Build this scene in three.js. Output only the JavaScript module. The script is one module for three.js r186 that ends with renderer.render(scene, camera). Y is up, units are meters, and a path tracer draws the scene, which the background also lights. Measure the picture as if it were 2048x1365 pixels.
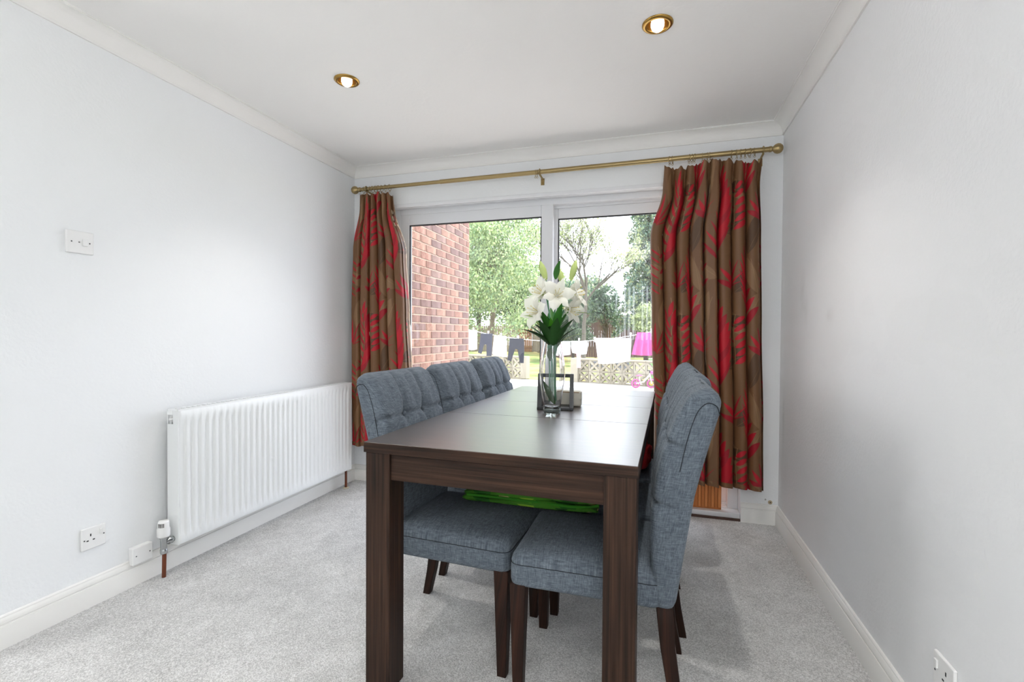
import * as THREE from 'three';
import { RoundedBoxGeometry } from 'three/addons/geometries/RoundedBoxGeometry.js';
import { mergeGeometries, mergeVertices, toCreasedNormals } from 'three/addons/utils/BufferGeometryUtils.js';
import { ImprovedNoise } from 'three/addons/math/ImprovedNoise.js';
import { RectAreaLightUniformsLib } from 'three/addons/lights/RectAreaLightUniformsLib.js';

// ---------------------------------------------------------------- camera, sky, sun, exposure
const scene = new THREE.Scene();
const R = THREE.MathUtils.degToRad;
const camera = new THREE.PerspectiveCamera(2 * Math.atan(682.5 / 949.6) * 180 / Math.PI, 2048 / 1365, 0.05, 200);
camera.position.set(2.190, 1.1184, 3.111);
camera.rotation.set(R(-0.911), R(16.778), R(0.356), 'YXZ');
const EXPOSURE = 1.06, SKY = 4.3, SUN = 6.6, BULB = 2.8, UNSEEN_LAMP_GLOW = 1.6, UNSEEN_LAMP_UP = 6;  // the last two set the unseen floor lamps behind the camera
const renderer = new THREE.WebGLRenderer({ antialias: true });
renderer.toneMapping = THREE.LinearToneMapping;
renderer.toneMappingExposure = EXPOSURE;
renderer.shadowMap.enabled = true;
RectAreaLightUniformsLib.init();

let seedState = 12345;
const rnd = () => { seedState |= 0; seedState = seedState + 0x6D2B79F5 | 0; let t = Math.imul(seedState ^ seedState >>> 15, 1 | seedState); t = t + Math.imul(t ^ t >>> 7, 61 | t) ^ t; return ((t ^ t >>> 14) >>> 0) / 4294967296; };
const rr = (a, b) => a + (b - a) * rnd();
const perlin = new ImprovedNoise();
const fbm = (x, y, z = 0, o = 4) => { let s = 0, a = 0.5, f = 1; for (let i = 0; i < o; i++) { s += a * perlin.noise(x * f, y * f, z + i * 7.3); a *= 0.5; f *= 2; } return s; };
const clamp = (x, a, b) => Math.min(b, Math.max(a, x));
const smooth = (a, b, x) => { const t = clamp((x - a) / (b - a), 0, 1); return t * t * (3 - 2 * t); };
const lerp = (a, b, t) => a + (b - a) * t;

{ // bright hazy summer sky: near-white with soft thin cloud, the same all the way round
  const w = 256, h = 128, d = new Float32Array(w * h * 4);
  for (let j = 0; j < h; j++) for (let i = 0; i < w; i++) {
    const el = (j + 0.5) / h * Math.PI - Math.PI / 2, az = i / w * 2 * Math.PI, up = Math.max(0, Math.sin(el));
    const x = Math.cos(el) * Math.cos(az), z = Math.cos(el) * Math.sin(az);
    const c = clamp(0.62 + 0.9 * fbm(x * 2.2, Math.sin(el) * 3.2, z * 2.2 + 3, 4), 0, 1);
    const k = (j * w + i) * 4, g = SKY * (1.05 - 0.12 * up);
    d[k] = g * lerp(0.80, 1.04, c); d[k + 1] = g * lerp(0.94, 1.05, c); d[k + 2] = g * lerp(1.20, 1.10, c); d[k + 3] = 1;
  }
  const t = new THREE.DataTexture(d, w, h, THREE.RGBAFormat, THREE.FloatType);
  t.mapping = THREE.EquirectangularReflectionMapping; t.magFilter = THREE.LinearFilter; t.minFilter = THREE.LinearFilter; t.wrapS = THREE.RepeatWrapping; t.needsUpdate = true;
  scene.background = t;
}
const sun = new THREE.DirectionalLight(new THREE.Color(1.0, 0.95, 0.87), SUN);
sun.position.set(12, 15.5, -5.5); sun.target.position.set(1.5, 0, -3);
sun.castShadow = true; sun.shadow.radius = 2; sun.shadow.mapSize.set(4096, 4096);
Object.assign(sun.shadow.camera, { left: -30, right: 30, top: 30, bottom: -30, near: 0.5, far: 80 });
scene.add(sun, sun.target);

// ---------------------------------------------------------------- helpers
const used = {};
const numbered = n => { if (!(n in used)) { used[n] = 0; return n; } used[n]++; return `${n}_${String(used[n]).padStart(3, '0')}`; };
function shade(o) { o.traverse(m => { if (m.isMesh) { m.castShadow = true; m.receiveShadow = true; } }); return o; }
function tag(o, label, category, group) { o.userData.label = label; o.userData.category = category; if (group) o.userData.group = group; return o; }
function thing(name, label, category, pos = [0, 0, 0], turn = 0, group) { const o = new THREE.Group(); o.name = numbered(name); o.position.set(...pos); o.rotation.y = turn; scene.add(o); return tag(o, label, category, group); }
function part(name, geo, mat, parent, label) { const m = new THREE.Mesh(geo, mat); m.name = name; m.castShadow = m.receiveShadow = true; parent.add(m); if (label) m.userData.label = label; return m; }
function solo(name, geo, mat, label, category, group) { const m = new THREE.Mesh(geo, mat); m.name = numbered(name); m.castShadow = m.receiveShadow = true; scene.add(m); return tag(m, label, category, group); }
function struct(name, geo, mat, label) { const m = geo ? new THREE.Mesh(geo, mat) : new THREE.Group(); m.name = name; m.castShadow = m.receiveShadow = true; m.userData.kind = 'structure'; if (label) m.userData.label = label; scene.add(m); return m; }
function dup(o, label, group) { const c = o.clone(); c.name = numbered(o.name.replace(/_\d{3}$/, '')); c.userData = { ...o.userData }; if (label) c.userData.label = label; if (group) c.userData.group = group; scene.add(c); return c; }
// uv in metres; grain = axis along which v runs
function uvBox(g, grain = 'y') {
  g = g.index ? g.toNonIndexed() : g; g.computeVertexNormals();
  const p = g.attributes.position, n = g.attributes.normal, uv = new Float32Array(p.count * 2), ax = ['x', 'y', 'z'];
  for (let i = 0; i < p.count; i += 3) {
    const N = [0, 0, 0]; for (let k = 0; k < 3; k++) { N[0] += Math.abs(n.getX(i + k)); N[1] += Math.abs(n.getY(i + k)); N[2] += Math.abs(n.getZ(i + k)); }
    const m = N.indexOf(Math.max(...N)); let o = [0, 1, 2].filter(a => a !== m); const gi = ax.indexOf(grain); if (o[0] === gi) o = [o[1], o[0]];
    for (let k = 0; k < 3; k++) { const q = [p.getX(i + k), p.getY(i + k), p.getZ(i + k)]; uv[(i + k) * 2] = q[o[0]] + m * 0.37; uv[(i + k) * 2 + 1] = q[o[1]]; }
  }
  g.setAttribute('uv', new THREE.BufferAttribute(uv, 2)); return g;
}
const clean = g => { g = g.index ? g.toNonIndexed() : g; for (const k of Object.keys(g.attributes)) if (!['position', 'normal', 'uv'].includes(k)) g.deleteAttribute(k); if (!g.attributes.normal) g.computeVertexNormals(); if (!g.attributes.uv) g.setAttribute('uv', new THREE.BufferAttribute(new Float32Array(g.attributes.position.count * 2), 2)); return g; };
const merge = list => mergeGeometries(list.map(clean));
function bx(x0, x1, y0, y1, z0, z1, r = 0, grain = 'y') { // box by its faces, optionally rounded
  const w = x1 - x0, h = y1 - y0, d = z1 - z0;
  const g = r ? new RoundedBoxGeometry(w, h, d, 2, Math.min(r, w / 2.01, h / 2.01, d / 2.01)) : new THREE.BoxGeometry(w, h, d);
  g.translate((x0 + x1) / 2, (y0 + y1) / 2, (z0 + z1) / 2);
  if (r) { const n = g.attributes.normal.clone(); const q = uvBox(g, grain); if (q.attributes.normal.count === n.count) q.setAttribute('normal', n); return q; }
  return uvBox(g, grain);
}
function tube(pts, r, seg = 40, rad = 8, closed = false) { return new THREE.TubeGeometry(new THREE.CatmullRomCurve3(pts.map(p => p.isVector3 ? p : new THREE.Vector3(...p)), closed, 'centripetal'), seg, r, rad, closed); }
function bar(a, b, r0, r1 = r0, rad = 8) { a = new THREE.Vector3(...(a.isVector3 ? a.toArray() : a)); b = new THREE.Vector3(...(b.isVector3 ? b.toArray() : b)); const d = b.clone().sub(a), L = d.length(); const g = new THREE.CylinderGeometry(r1, r0, L, rad); g.translate(0, L / 2, 0); g.applyQuaternion(new THREE.Quaternion().setFromUnitVectors(new THREE.Vector3(0, 1, 0), d.normalize())); g.translate(a.x, a.y, a.z); return g; }
function lathe(pts, seg = 40) { return new THREE.LatheGeometry(pts.map(p => new THREE.Vector2(...p)), seg); }
// stacked rings of points -> closed smooth surface, uv from ring lengths
function loft(rings, caps = [true, true], closed = true, grain = 1) {
  const n = rings[0].length, pos = [], uv = [], idx = [], m = rings.length, w = closed ? n + 1 : n; let v = 0;
  rings.forEach((ring, j) => { let u = 0; if (j) { let s = 0; for (let i = 0; i < n; i++) s += ring[i].distanceTo(rings[j - 1][i]); v += s / n; }
    for (let i = 0; i < w; i++) { const q = ring[i % n]; if (i) u += q.distanceTo(ring[(i - 1) % n]); pos.push(q.x, q.y, q.z); uv.push(u * grain, v * grain); } });
  for (let j = 0; j < m - 1; j++) for (let i = 0; i < w - 1; i++) { const a = j * w + i, b = a + 1, c = a + w, d = c + 1; idx.push(a, b, d, a, d, c); }
  for (const [k, on] of [[0, caps[0]], [m - 1, caps[1]]]) if (on) { const c = rings[k].reduce((s, q) => s.add(q), new THREE.Vector3()).divideScalar(n), ci = pos.length / 3; pos.push(c.x, c.y, c.z); uv.push(0, 0); for (let i = 0; i < w - 1; i++) { const a = k * w + i; k ? idx.push(a, a + 1, ci) : idx.push(a + 1, a, ci); } }
  const g = new THREE.BufferGeometry(); g.setAttribute('position', new THREE.Float32BufferAttribute(pos, 3)); g.setAttribute('uv', new THREE.Float32BufferAttribute(uv, 2)); g.setIndex(idx); g.computeVertexNormals();
  if (closed) { const N = g.attributes.normal; for (let j = 0; j < m; j++) { const a = j * w, b = a + n; const x = N.getX(a) + N.getX(b), y = N.getY(a) + N.getY(b), z = N.getZ(a) + N.getZ(b), l = Math.hypot(x, y, z) || 1; N.setXYZ(a, x / l, y / l, z / l); N.setXYZ(b, x / l, y / l, z / l); } }
  return g;
}
function rrect(hw, ht, r, nw = 10, nt = 4, nc = 5) { // rounded rectangle points [s, n], counter-clockwise from the +s side
  r = Math.min(r, hw * 0.98, ht * 0.98); const o = [], L = (x0, y0, x1, y1, k) => { for (let i = 0; i < k; i++) o.push([lerp(x0, x1, i / k), lerp(y0, y1, i / k)]); }, A = (cx, cy, a) => { for (let i = 0; i < nc; i++) { const t = a + i / nc * Math.PI / 2; o.push([cx + r * Math.cos(t), cy + r * Math.sin(t)]); } };
  L(hw, -ht + r, hw, ht - r, nt); A(hw - r, ht - r, 0); L(hw - r, ht, -hw + r, ht, nw); A(-hw + r, ht - r, Math.PI / 2); L(-hw, ht - r, -hw, -ht + r, nt); A(-hw + r, -ht + r, Math.PI); L(-hw + r, -ht, hw - r, -ht, nw); A(hw - r, -ht + r, -Math.PI / 2); return o;
}
// sheet from a function of (u, v)
function sheet(nu, nv, fn, uvScale = [1, 1]) { const p = [], t = [], ix = []; for (let j = 0; j <= nv; j++) for (let i = 0; i <= nu; i++) { const q = fn(i / nu, j / nv); p.push(q[0], q[1], q[2]); t.push(i / nu * uvScale[0], j / nv * uvScale[1]); } for (let j = 0; j < nv; j++) for (let i = 0; i < nu; i++) { const a = j * (nu + 1) + i, b = a + 1, c = a + nu + 1, d = c + 1; ix.push(a, b, d, a, d, c); } const g = new THREE.BufferGeometry(); g.setAttribute('position', new THREE.Float32BufferAttribute(p, 3)); g.setAttribute('uv', new THREE.Float32BufferAttribute(t, 2)); g.setIndex(ix); g.computeVertexNormals(); return g; }

// ---------------------------------------------------------------- textures and materials
function tex(w, h, fn, srgb = true, rep = 1) { const d = new Uint8Array(w * h * 4); for (let j = 0; j < h; j++) for (let i = 0; i < w; i++) { const c = fn(i / w, j / h, i, j), k = (j * w + i) * 4; d[k] = clamp(c[0], 0, 255); d[k + 1] = clamp(c[1], 0, 255); d[k + 2] = clamp(c[2], 0, 255); d[k + 3] = 255; } const t = new THREE.DataTexture(d, w, h); t.wrapS = t.wrapT = THREE.RepeatWrapping; t.magFilter = THREE.LinearFilter; t.minFilter = THREE.LinearMipmapLinearFilter; t.generateMipmaps = true; if (srgb) t.colorSpace = THREE.SRGBColorSpace; t.repeat.set(...(Array.isArray(rep) ? rep : [rep, rep])); t.needsUpdate = true; return t; }
// tileable value noise on the unit square, f cells across and fy cells up
const HASH = new Float32Array(65536); for (let i = 0; i < 65536; i++) HASH[i] = rnd() - 0.5;
function tnoise(u, v, f, z = 0, o = 4, fy = f) { let s = 0, a = 0.85; fy = Math.max(1, Math.round(fy)); for (let k = 0; k < o; k++) { const x = u * f, y = v * fy, ix = Math.floor(x), iy = Math.floor(y); let fx = x - ix, gy = y - iy; fx *= fx * (3 - 2 * fx); gy *= gy * (3 - 2 * gy); const x0 = ix % f, x1 = (ix + 1) % f, q = z * 7919 + k * 1013, r0 = (iy % fy) * 269 + q, r1 = ((iy + 1) % fy) * 269 + q; const A = HASH[(x0 * 127 + r0) & 65535], B = HASH[(x1 * 127 + r0) & 65535], C = HASH[(x0 * 127 + r1) & 65535], D = HASH[(x1 * 127 + r1) & 65535]; s += a * (A + (B - A) * fx + (C - A) * gy + (A - B - C + D) * fx * gy); a *= 0.5; f *= 2; fy *= 2; } return s; }
const std = (color, roughness = 0.6, extra = {}) => new THREE.MeshStandardMaterial({ color, roughness, ...extra });
const phys = (color, roughness = 0.4, extra = {}) => new THREE.MeshPhysicalMaterial({ color, roughness, ...extra });
const M = {};
const rollerBump = tex(512, 512, (u, v) => { const n = 128 + 190 * tnoise(u, v, 60, 1, 3) + 60 * tnoise(u, v, 8, 5, 3); return [n, n, n]; }, false, 2);
M.wall = std(0xf3f5f6, 0.7, { bumpMap: rollerBump, bumpScale: 0.0006 });
const stipple = tex(1024, 1024, (u, v) => { const s = Math.abs(tnoise(u, v, 22, 2, 4)), n = 110 + 240 * Math.pow(s, 0.7) + 60 * tnoise(u, v, 90, 9, 2); return [n, n, n]; }, false, 1);
M.ceiling = std(0xf6f5f3, 0.85, { bumpMap: stipple, bumpScale: 0.0006 });
M.gloss = phys(0xf1f0ec, 0.3);
M.upvc = phys(0xeeeff1, 0.25);
M.plastic = phys(0xf3f3f2, 0.3);
M.dark = std(0x15171a, 0.6);
M.rubber = std(0x1c1f22, 0.7);
M.brass = std(0xb08d4c, 0.28, { metalness: 1 });
M.agedBrass = std(0xa8946a, 0.38, { metalness: 1 });
M.chrome = std(0xb9bcbd, 0.22, { metalness: 1 });
M.copper = phys(0x6b3419, 0.45);
M.radiator = phys(0xf2f4f4, 0.32);
M.pane = new THREE.MeshPhysicalMaterial({ color: 0xffffff, roughness: 0.0, transmission: 1, thickness: 0, ior: 1.5 });
// carpet: mottled pale grey twist pile
const carpetMap = tex(2048, 2048, (u, v, i, j) => { const sp = (rnd() - 0.5) * 70, m = 80 * tnoise(u, v, 380, 3, 2), big = 20 * tnoise(u, v, 4, 11, 5) + 16 * tnoise(u, v, 23, 4, 3), w = 216 + sp * 0.9 + m * 0.8 + big; return [w, w - 1, w - 3]; }, true, 0.8);
const carpetBump = tex(1024, 1024, (u, v) => { const n = 128 + (rnd() - 0.5) * 130 + 150 * tnoise(u, v, 120, 6, 2); return [n, n, n]; }, false, 2.4);
M.carpet = std(0xffffff, 1, { map: carpetMap, bumpMap: carpetBump, bumpScale: 0.004 });
// dark stained wood, grain along v
const woodMap = tex(512, 1024, (u, v) => { const g = tnoise(u, v, 60, 2, 4, 5) * 30 + tnoise(u, v, 160, 8, 2, 3) * 26 + tnoise(u, v, 5, 14, 3) * 16; return [50 + g * 0.9, 34 + g * 0.64, 25 + g * 0.47]; }, true, [2.2, 0.9]);
const woodBump = tex(512, 512, (u, v) => { const n = 128 + 200 * tnoise(u, v, 120, 2, 3, 5); return [n, n, n]; }, false, [2.2, 0.9]);
M.wood = phys(0xffffff, 0.5, { specularIntensity: 0.42, map: woodMap, bumpMap: woodBump, bumpScale: 0.0003 });
M.woodTop = phys(0xffffff, 0.4, { map: woodMap, bumpMap: woodBump, bumpScale: 0.0001, ior: 2.0, clearcoat: 1, clearcoatRoughness: 0.28 });
M.leg = phys(0xd6c0bc, 0.5, { specularIntensity: 0.42, map: woodMap });
// slubby woven grey upholstery
const weaveMap = tex(1024, 1024, (u, v, i, j) => { const h = tnoise(u, v, 18, 21, 2, 150) * 34, w = tnoise(u, v, 150, 31, 2, 18) * 34, t = ((i >> 1) + (j >> 1)) % 2 ? 5 : -5, s = (rnd() - 0.5) * 38, n = h + w + t + s; return [92 + n, 101 + n, 110 + n]; }, true, 4.5);
const weaveBump = tex(512, 512, (u, v, i, j) => { const n = 128 + (((i >> 1) + (j >> 1)) % 2 ? 34 : -34) + (rnd() - 0.5) * 60; return [n, n, n]; }, false, 6);
M.fabric = phys(0xffffff, 0.95, { map: weaveMap, bumpMap: weaveBump, bumpScale: 0.0007, sheen: 0.25, sheenRoughness: 0.6, sheenColor: new THREE.Color(0.8, 0.84, 0.9) });
M.piping = std(0x1b2026, 0.9);

// ---------------------------------------------------------------- the room
const W = 2.892, H = 2.35, HC = 2.28, ZR = 5.7, XL = -1.6, ZN = 2.12;  // width, ceiling, cornice foot, unseen rear wall, unseen rear room's left wall, nib
const OX0 = 0.28, OX1 = 2.69, OH = 2.048;                             // patio door opening
struct('floor', bx(XL - 0.2, W + 0.2, -0.2, 0, -0.02, ZR + 0.2), M.carpet, 'pale grey twist pile carpet');
struct('wall_left', merge([bx(-0.25, 0, -0.2, H + 0.15, -0.3, ZN)]), M.wall, 'plain white left wall');
const scuffMap = tex(1024, 512, (u, v) => { const e = (cu, cv, su, sv, k) => k * Math.exp(-(((u - cu) / su) ** 2) - (((v - cv) / sv) ** 2)) * (0.6 + 1.4 * Math.abs(tnoise(u, v, 40, 77, 3))); const s = e(0.14, 0.66, 0.012, 0.05, 26) + e(0.16, 0.62, 0.01, 0.03, 22) + e(0.03, 0.32, 0.006, 0.08, 30) + e(0.27, 0.6, 0.015, 0.02, 18) + 10 * Math.max(0, tnoise(u, v, 7, 3, 4)); return [244 - s * 0.4, 245 - s * 0.4, 246 - s * 0.42]; }, true, [1 / 3, 1 / 2]);
M.wallScuffed = std(0xffffff, 0.7, { map: scuffMap, bumpMap: rollerBump, bumpScale: 0.0006 });
struct('wall_right', bx(W, W + 0.25, -0.2, H + 0.15, -0.3, ZR + 0.2, 0, 'y'), M.wallScuffed, 'plain white right wall with faint scuffs');
struct('wall_back', merge([bx(-0.25, OX0, -0.2, H + 0.15, -0.3, 0), bx(OX1, W + 0.25, -0.2, H + 0.15, -0.3, 0), bx(OX0, OX1, OH, H + 0.15, -0.3, 0)]), M.wall, 'white wall around the patio door');
struct('wall_nib', bx(XL - 0.2, -0.25, -0.2, H + 0.15, ZN - 0.15, ZN), M.wall);
struct('unseen_wall_side', bx(XL - 0.2, XL, -0.2, H + 0.15, ZN, ZR + 0.2), M.wall);  // unseen side wall, closes the room behind the camera
const RW = [1.4, 2.76, 0.95, 2.08];                                      // unseen window behind the camera, placed for its light and reflection
struct('unseen_wall_rear', merge([bx(XL, RW[0], -0.2, H + 0.15, ZR, ZR + 0.2), bx(RW[1], W, -0.2, H + 0.15, ZR, ZR + 0.2), bx(RW[0], RW[1], -0.2, RW[2], ZR, ZR + 0.2), bx(RW[0], RW[1], RW[3], H + 0.15, ZR, ZR + 0.2)]), M.wall);  // unseen end wall behind the camera, layout chosen freely
{
  const w1 = struct('unseen_window_1'); const z0 = ZR + 0.07, z1 = ZR + 0.13, fw = 0.06;
  part('window_frame', merge([bx(RW[0], RW[1], RW[2], RW[2] + fw, z0, z1), bx(RW[0], RW[1], RW[3] - fw, RW[3], z0, z1), ...[0, 1 / 3, 2 / 3, 1].map(t => { const x = lerp(RW[0] + fw / 2, RW[1] - fw / 2, t); return bx(x - fw / 2, x + fw / 2, RW[2], RW[3], z0, z1); })]), M.upvc, w1);
  for (let k = 0; k < 3; k++) { const a = lerp(RW[0] + fw / 2, RW[1] - fw / 2, k / 3), b = lerp(RW[0] + fw / 2, RW[1] - fw / 2, (k + 1) / 3); part('pane', bx(a + fw / 2, b - fw / 2, RW[2] + fw, RW[3] - fw, z0 + 0.028, z0 + 0.032), M.pane, w1); }
  const bl = struct('unseen_window_blind'); part('head_rail', bx(RW[0] - 0.03, RW[1] + 0.03, RW[3] + 0.01, RW[3] + 0.05, ZR - 0.06, ZR - 0.005), M.upvc, bl); { const g = bx(-0.044, 0.044, RW[2] - 0.04, RW[3] + 0.01, -0.001, 0.001); for (let k = 0; k < 17; k++) { const m = part('slat', g, std(0xdfe4ea, 0.8), bl); m.position.set(lerp(RW[0], RW[1], (k + 0.5) / 17), 0, ZR - 0.035); m.rotation.y = 1.05; } }  // unseen blind, placed so its slats reflect in the door glass
}
// ceiling with holes for the downlights
const downlights = [[2.186, 1.125], [0.735, 1.107], [0.735, 3.3], [2.186, 3.3], [0.735, 4.8], [2.186, 4.8]];  // the last four are out of view, placed to light the room
{
  const s = new THREE.Shape([new THREE.Vector2(XL - 0.2, 0.3), new THREE.Vector2(W + 0.25, 0.3), new THREE.Vector2(W + 0.25, -ZR - 0.2), new THREE.Vector2(XL - 0.2, -ZR - 0.2)].reverse());
  for (const [x, z] of downlights) { const h = new THREE.Path(); h.absarc(x, -z, 0.046, 0, Math.PI * 2, true); s.holes.push(h); }
  const g = new THREE.ExtrudeGeometry(s, { depth: 0.15, bevelEnabled: false, curveSegments: 32 }); g.rotateX(-Math.PI / 2); g.translate(0, H, 0);
  struct('ceiling', uvBox(g), M.ceiling, 'white textured plaster ceiling');
  struct('ceiling_void', bx(XL - 0.2, W + 0.25, H + 0.15, H + 0.2, -0.3, ZR + 0.2), M.wall).name = 'roof_deck';
}
// mouldings: profile [d from wall, y] swept along a wall with mitred ends
function moulding(name, prof, a, b, inward, m0, m1, label) { // a,b: [x,z]; inward: unit normal into room; m0,m1: mitre (+1 inner, -1 outer, 0 square)
  const dir = [b[0] - a[0], b[1] - a[1]], L = Math.hypot(...dir); dir[0] /= L; dir[1] /= L; const pos = [];
  const P = (q, e) => { const o = e ? b : a, k = e ? -m1 * q[0] : m0 * q[0]; return [o[0] + inward[0] * q[0] + dir[0] * k, q[1], o[1] + inward[1] * q[0] + dir[1] * k]; };
  for (let i = 0; i < prof.length; i++) { const p = prof[i], q = prof[(i + 1) % prof.length]; const A = P(p, 0), B = P(p, 1), C = P(q, 1), D = P(q, 0); pos.push(...A, ...B, ...C, ...A, ...C, ...D); }
  for (const e of [0, 1]) for (let i = 1; i < prof.length - 1; i++) pos.push(...P(prof[0], e), ...P(prof[i], e), ...P(prof[i + 1], e));
  let g = new THREE.BufferGeometry(); g.setAttribute('position', new THREE.Float32BufferAttribute(pos, 3)); g.computeVertexNormals(); g = toCreasedNormals(uvBox(g), 0.5);
  return struct(name, g, name.startsWith('trim') ? M.ceiling2 : M.gloss, label);
}
M.ceiling2 = std(0xf5f4f1, 0.6);
const cove = [[0, H], [0, HC], [0.009, HC - 0.001], [0.010, HC + 0.005], [0.009, HC + 0.008]]; for (let i = 0; i <= 10; i++) { const t = i / 10 * Math.PI / 2; cove.push([0.062 - 0.053 * Math.cos(t), HC + 0.008 + 0.055 * Math.sin(t)]); } cove.push([0.062, HC + 0.066], [0.068, HC + 0.066], [0.068, H]);
moulding('trim_1', cove, [0, 0], [0, ZN], [1, 0], 1, -1, 'white coved cornice along the left wall');
moulding('trim_2', cove, [0, 0], [W, 0], [0, 1], 1, 1, 'white coved cornice above the curtain pole');
moulding('trim_3', cove, [W, 0], [W, ZR], [-1, 0], 1, 1, 'white coved cornice along the right wall');
moulding('trim_4', cove, [0, ZN], [XL, ZN], [0, 1], -1, 1);
const skirt = [[0, 0], [0.017, 0], [0.017, 0.078], [0.0155, 0.081], [0.0115, 0.082], [0.0115, 0.085], [0.014, 0.088], [0.0135, 0.096], [0.010, 0.103], [0.0075, 0.107], [0.0075, 0.111], [0.005, 0.115], [0, 0.116]];
moulding('baseboard_left', skirt, [0, 0], [0, ZN], [1, 0], 1, -1, 'white moulded skirting below the radiator');
moulding('baseboard_back_left', skirt, [0, 0], [OX0, 0], [0, 1], 1, 0);
moulding('baseboard_back_right', skirt, [OX1, 0], [W, 0], [0, 1], 0, 1);
moulding('baseboard_right', skirt, [W, 0], [W, ZR], [-1, 0], 1, 1, 'cream white moulded skirting on the right wall');
moulding('baseboard_nib', skirt, [0, ZN], [XL, ZN], [0, 1], -1, 1);

// ---------------------------------------------------------------- patio door
{
  const d = struct('door_1', null, null, 'white plastic framed sliding patio door');
  const z0 = -0.2, z1 = -0.09;
  part('frame', merge([bx(OX0, OX0 + 0.06, 0, OH, z0, z1, 0.004), bx(OX1 - 0.06, OX1, 0, OH, z0, z1, 0.004), bx(OX0 + 0.06, OX1 - 0.06, OH - 0.045, OH, z0, z1, 0.004), bx(OX0 + 0.06, OX1 - 0.06, 0, 0.045, z0, z1, 0.004), bx(OX0 + 0.06, OX1 - 0.06, OH - 0.062, OH - 0.045, -0.15, -0.14), bx(OX0 + 0.06, OX1 - 0.06, 0.045, 0.06, -0.15, -0.14)]), M.upvc, d);
  part('head_liner', bx(OX0, OX1, OH - 0.004, OH, -0.09, -0.012), M.upvc, d); part('edge_bead', bx(OX0, OX1, OH - 0.012, OH + 0.012, -0.012, 0.006, 0.003), M.upvc, d); part('dark_gap_line', bx(OX0, OX1, OH - 0.009, OH - 0.004, -0.016, -0.012), std(0x6a6a70, 0.8), d, 'thin dark line under the edge bead');  // bead, with a thin dark strip in the gap beneath it
  part('threshold', bx(OX0, OX1, -0.02, 0.04, -0.09, -0.006, 0.004), M.upvc, d); part('carpet_bar', bx(OX0, OX1, -0.01, 0.012, -0.006, 0.012, 0.003), std(0x4a3026, 0.6), d, 'dark brown strip where the carpet meets the door');
  const sash = (name, xa, xb, ya, yb, za, zb, st0, st1, rt, rb) => {
    const s = part(name, merge([bx(xa, xa + st0, ya, yb, za, zb, 0.006), bx(xb - st1, xb, ya, yb, za, zb, 0.006), bx(xa + st0, xb - st1, yb - rt, yb, za, zb, 0.006), bx(xa + st0, xb - st1, ya, ya + rb, za, zb, 0.006)]), M.upvc, d);
    const gx0 = xa + st0, gx1 = xb - st1, gy0 = ya + rb, gy1 = yb - rt, zm = (za + zb) / 2, e = 0.006;
    part('gasket', merge([bx(gx0, gx0 + e, gy0, gy1, zm, zb - 0.004), bx(gx1 - e, gx1, gy0, gy1, zm, zb - 0.004), bx(gx0, gx1, gy1 - e, gy1, zm, zb - 0.004), bx(gx0, gx1, gy0, gy0 + e, zm, zb - 0.004)]), M.rubber, s, 'black rubber glazing seal');
    part('pane', bx(gx0, gx1, gy0, gy1, zm - 0.002, zm + 0.002), M.pane, s, 'clear glass pane');
    return s;
  };
  const inner = sash('sliding_sash', OX0 + 0.055, 1.512, 0.05, 2.006, -0.138, -0.092, 0.078, 0.082, 0.08, 0.09);
  sash('fixed_sash', 1.458, OX1 - 0.055, 0.05, 2.0, -0.198, -0.152, 0.078, 0.078, 0.082, 0.09);
  const hx = 0.405;
  part('handle', merge([tube([[hx, 1.185, -0.094], [hx + 0.004, 1.185, -0.06], [hx + 0.03, 1.175, -0.052], [hx + 0.034, 1.115, -0.05], [hx + 0.03, 1.052, -0.052], [hx + 0.004, 1.042, -0.06], [hx, 1.042, -0.094]], 0.0095, 60, 10), bx(hx - 0.014, hx + 0.014, 1.02, 1.21, -0.094, -0.086, 0.003)]), M.plastic, inner, 'white curved pull handle');
}

// ---------------------------------------------------------------- recessed brass downlights
downlights.forEach(([x, z], i) => {
  const label = ['recessed brass ceiling downlight nearest the right wall', 'recessed brass ceiling downlight nearest the radiator wall'][i] || 'unseen brass ceiling downlight behind the camera, placed to light the room';
  const t = thing('ceiling_downlight', label, 'downlight', [x, H, z], 0, 'brass ceiling downlights');
  part('bezel', lathe([[0.044, 0.004], [0.041, -0.004], [0.045, -0.009], [0.055, -0.0075], [0.06, -0.003], [0.0595, 0.0]], 48), M.brass, t);
  part('reflector', lathe([[0.041, -0.003], [0.042, 0.012], [0.039, 0.04], [0.03, 0.062], [0.014, 0.07], [0.0, 0.07]], 48), M.brass, t, 'polished brass inner bowl');
  const bulb = part('bulb', lathe([[0, -0.03], [0.012, -0.028], [0.021, -0.021], [0.0255, -0.009], [0.026, 0.002], [0.023, 0.018], [0.015, 0.034], [0.012, 0.05], [0.012, 0.068]], 32), new THREE.MeshStandardMaterial({ color: 0xffffff, emissive: new THREE.Color(1, 0.9, 0.74), emissiveIntensity: 3 }), t, 'glowing white reflector bulb');
  bulb.castShadow = false;
const l = new THREE.SpotLight(new THREE.Color(1, 0.965, 0.91), BULB, 0, 0.9, 1.0, 2); l.position.set(0, -0.012, 0); l.target.position.set(0, -1, 0); l.castShadow = true; l.shadow.radius = 1.2; t.add(l, l.target);
});
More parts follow.
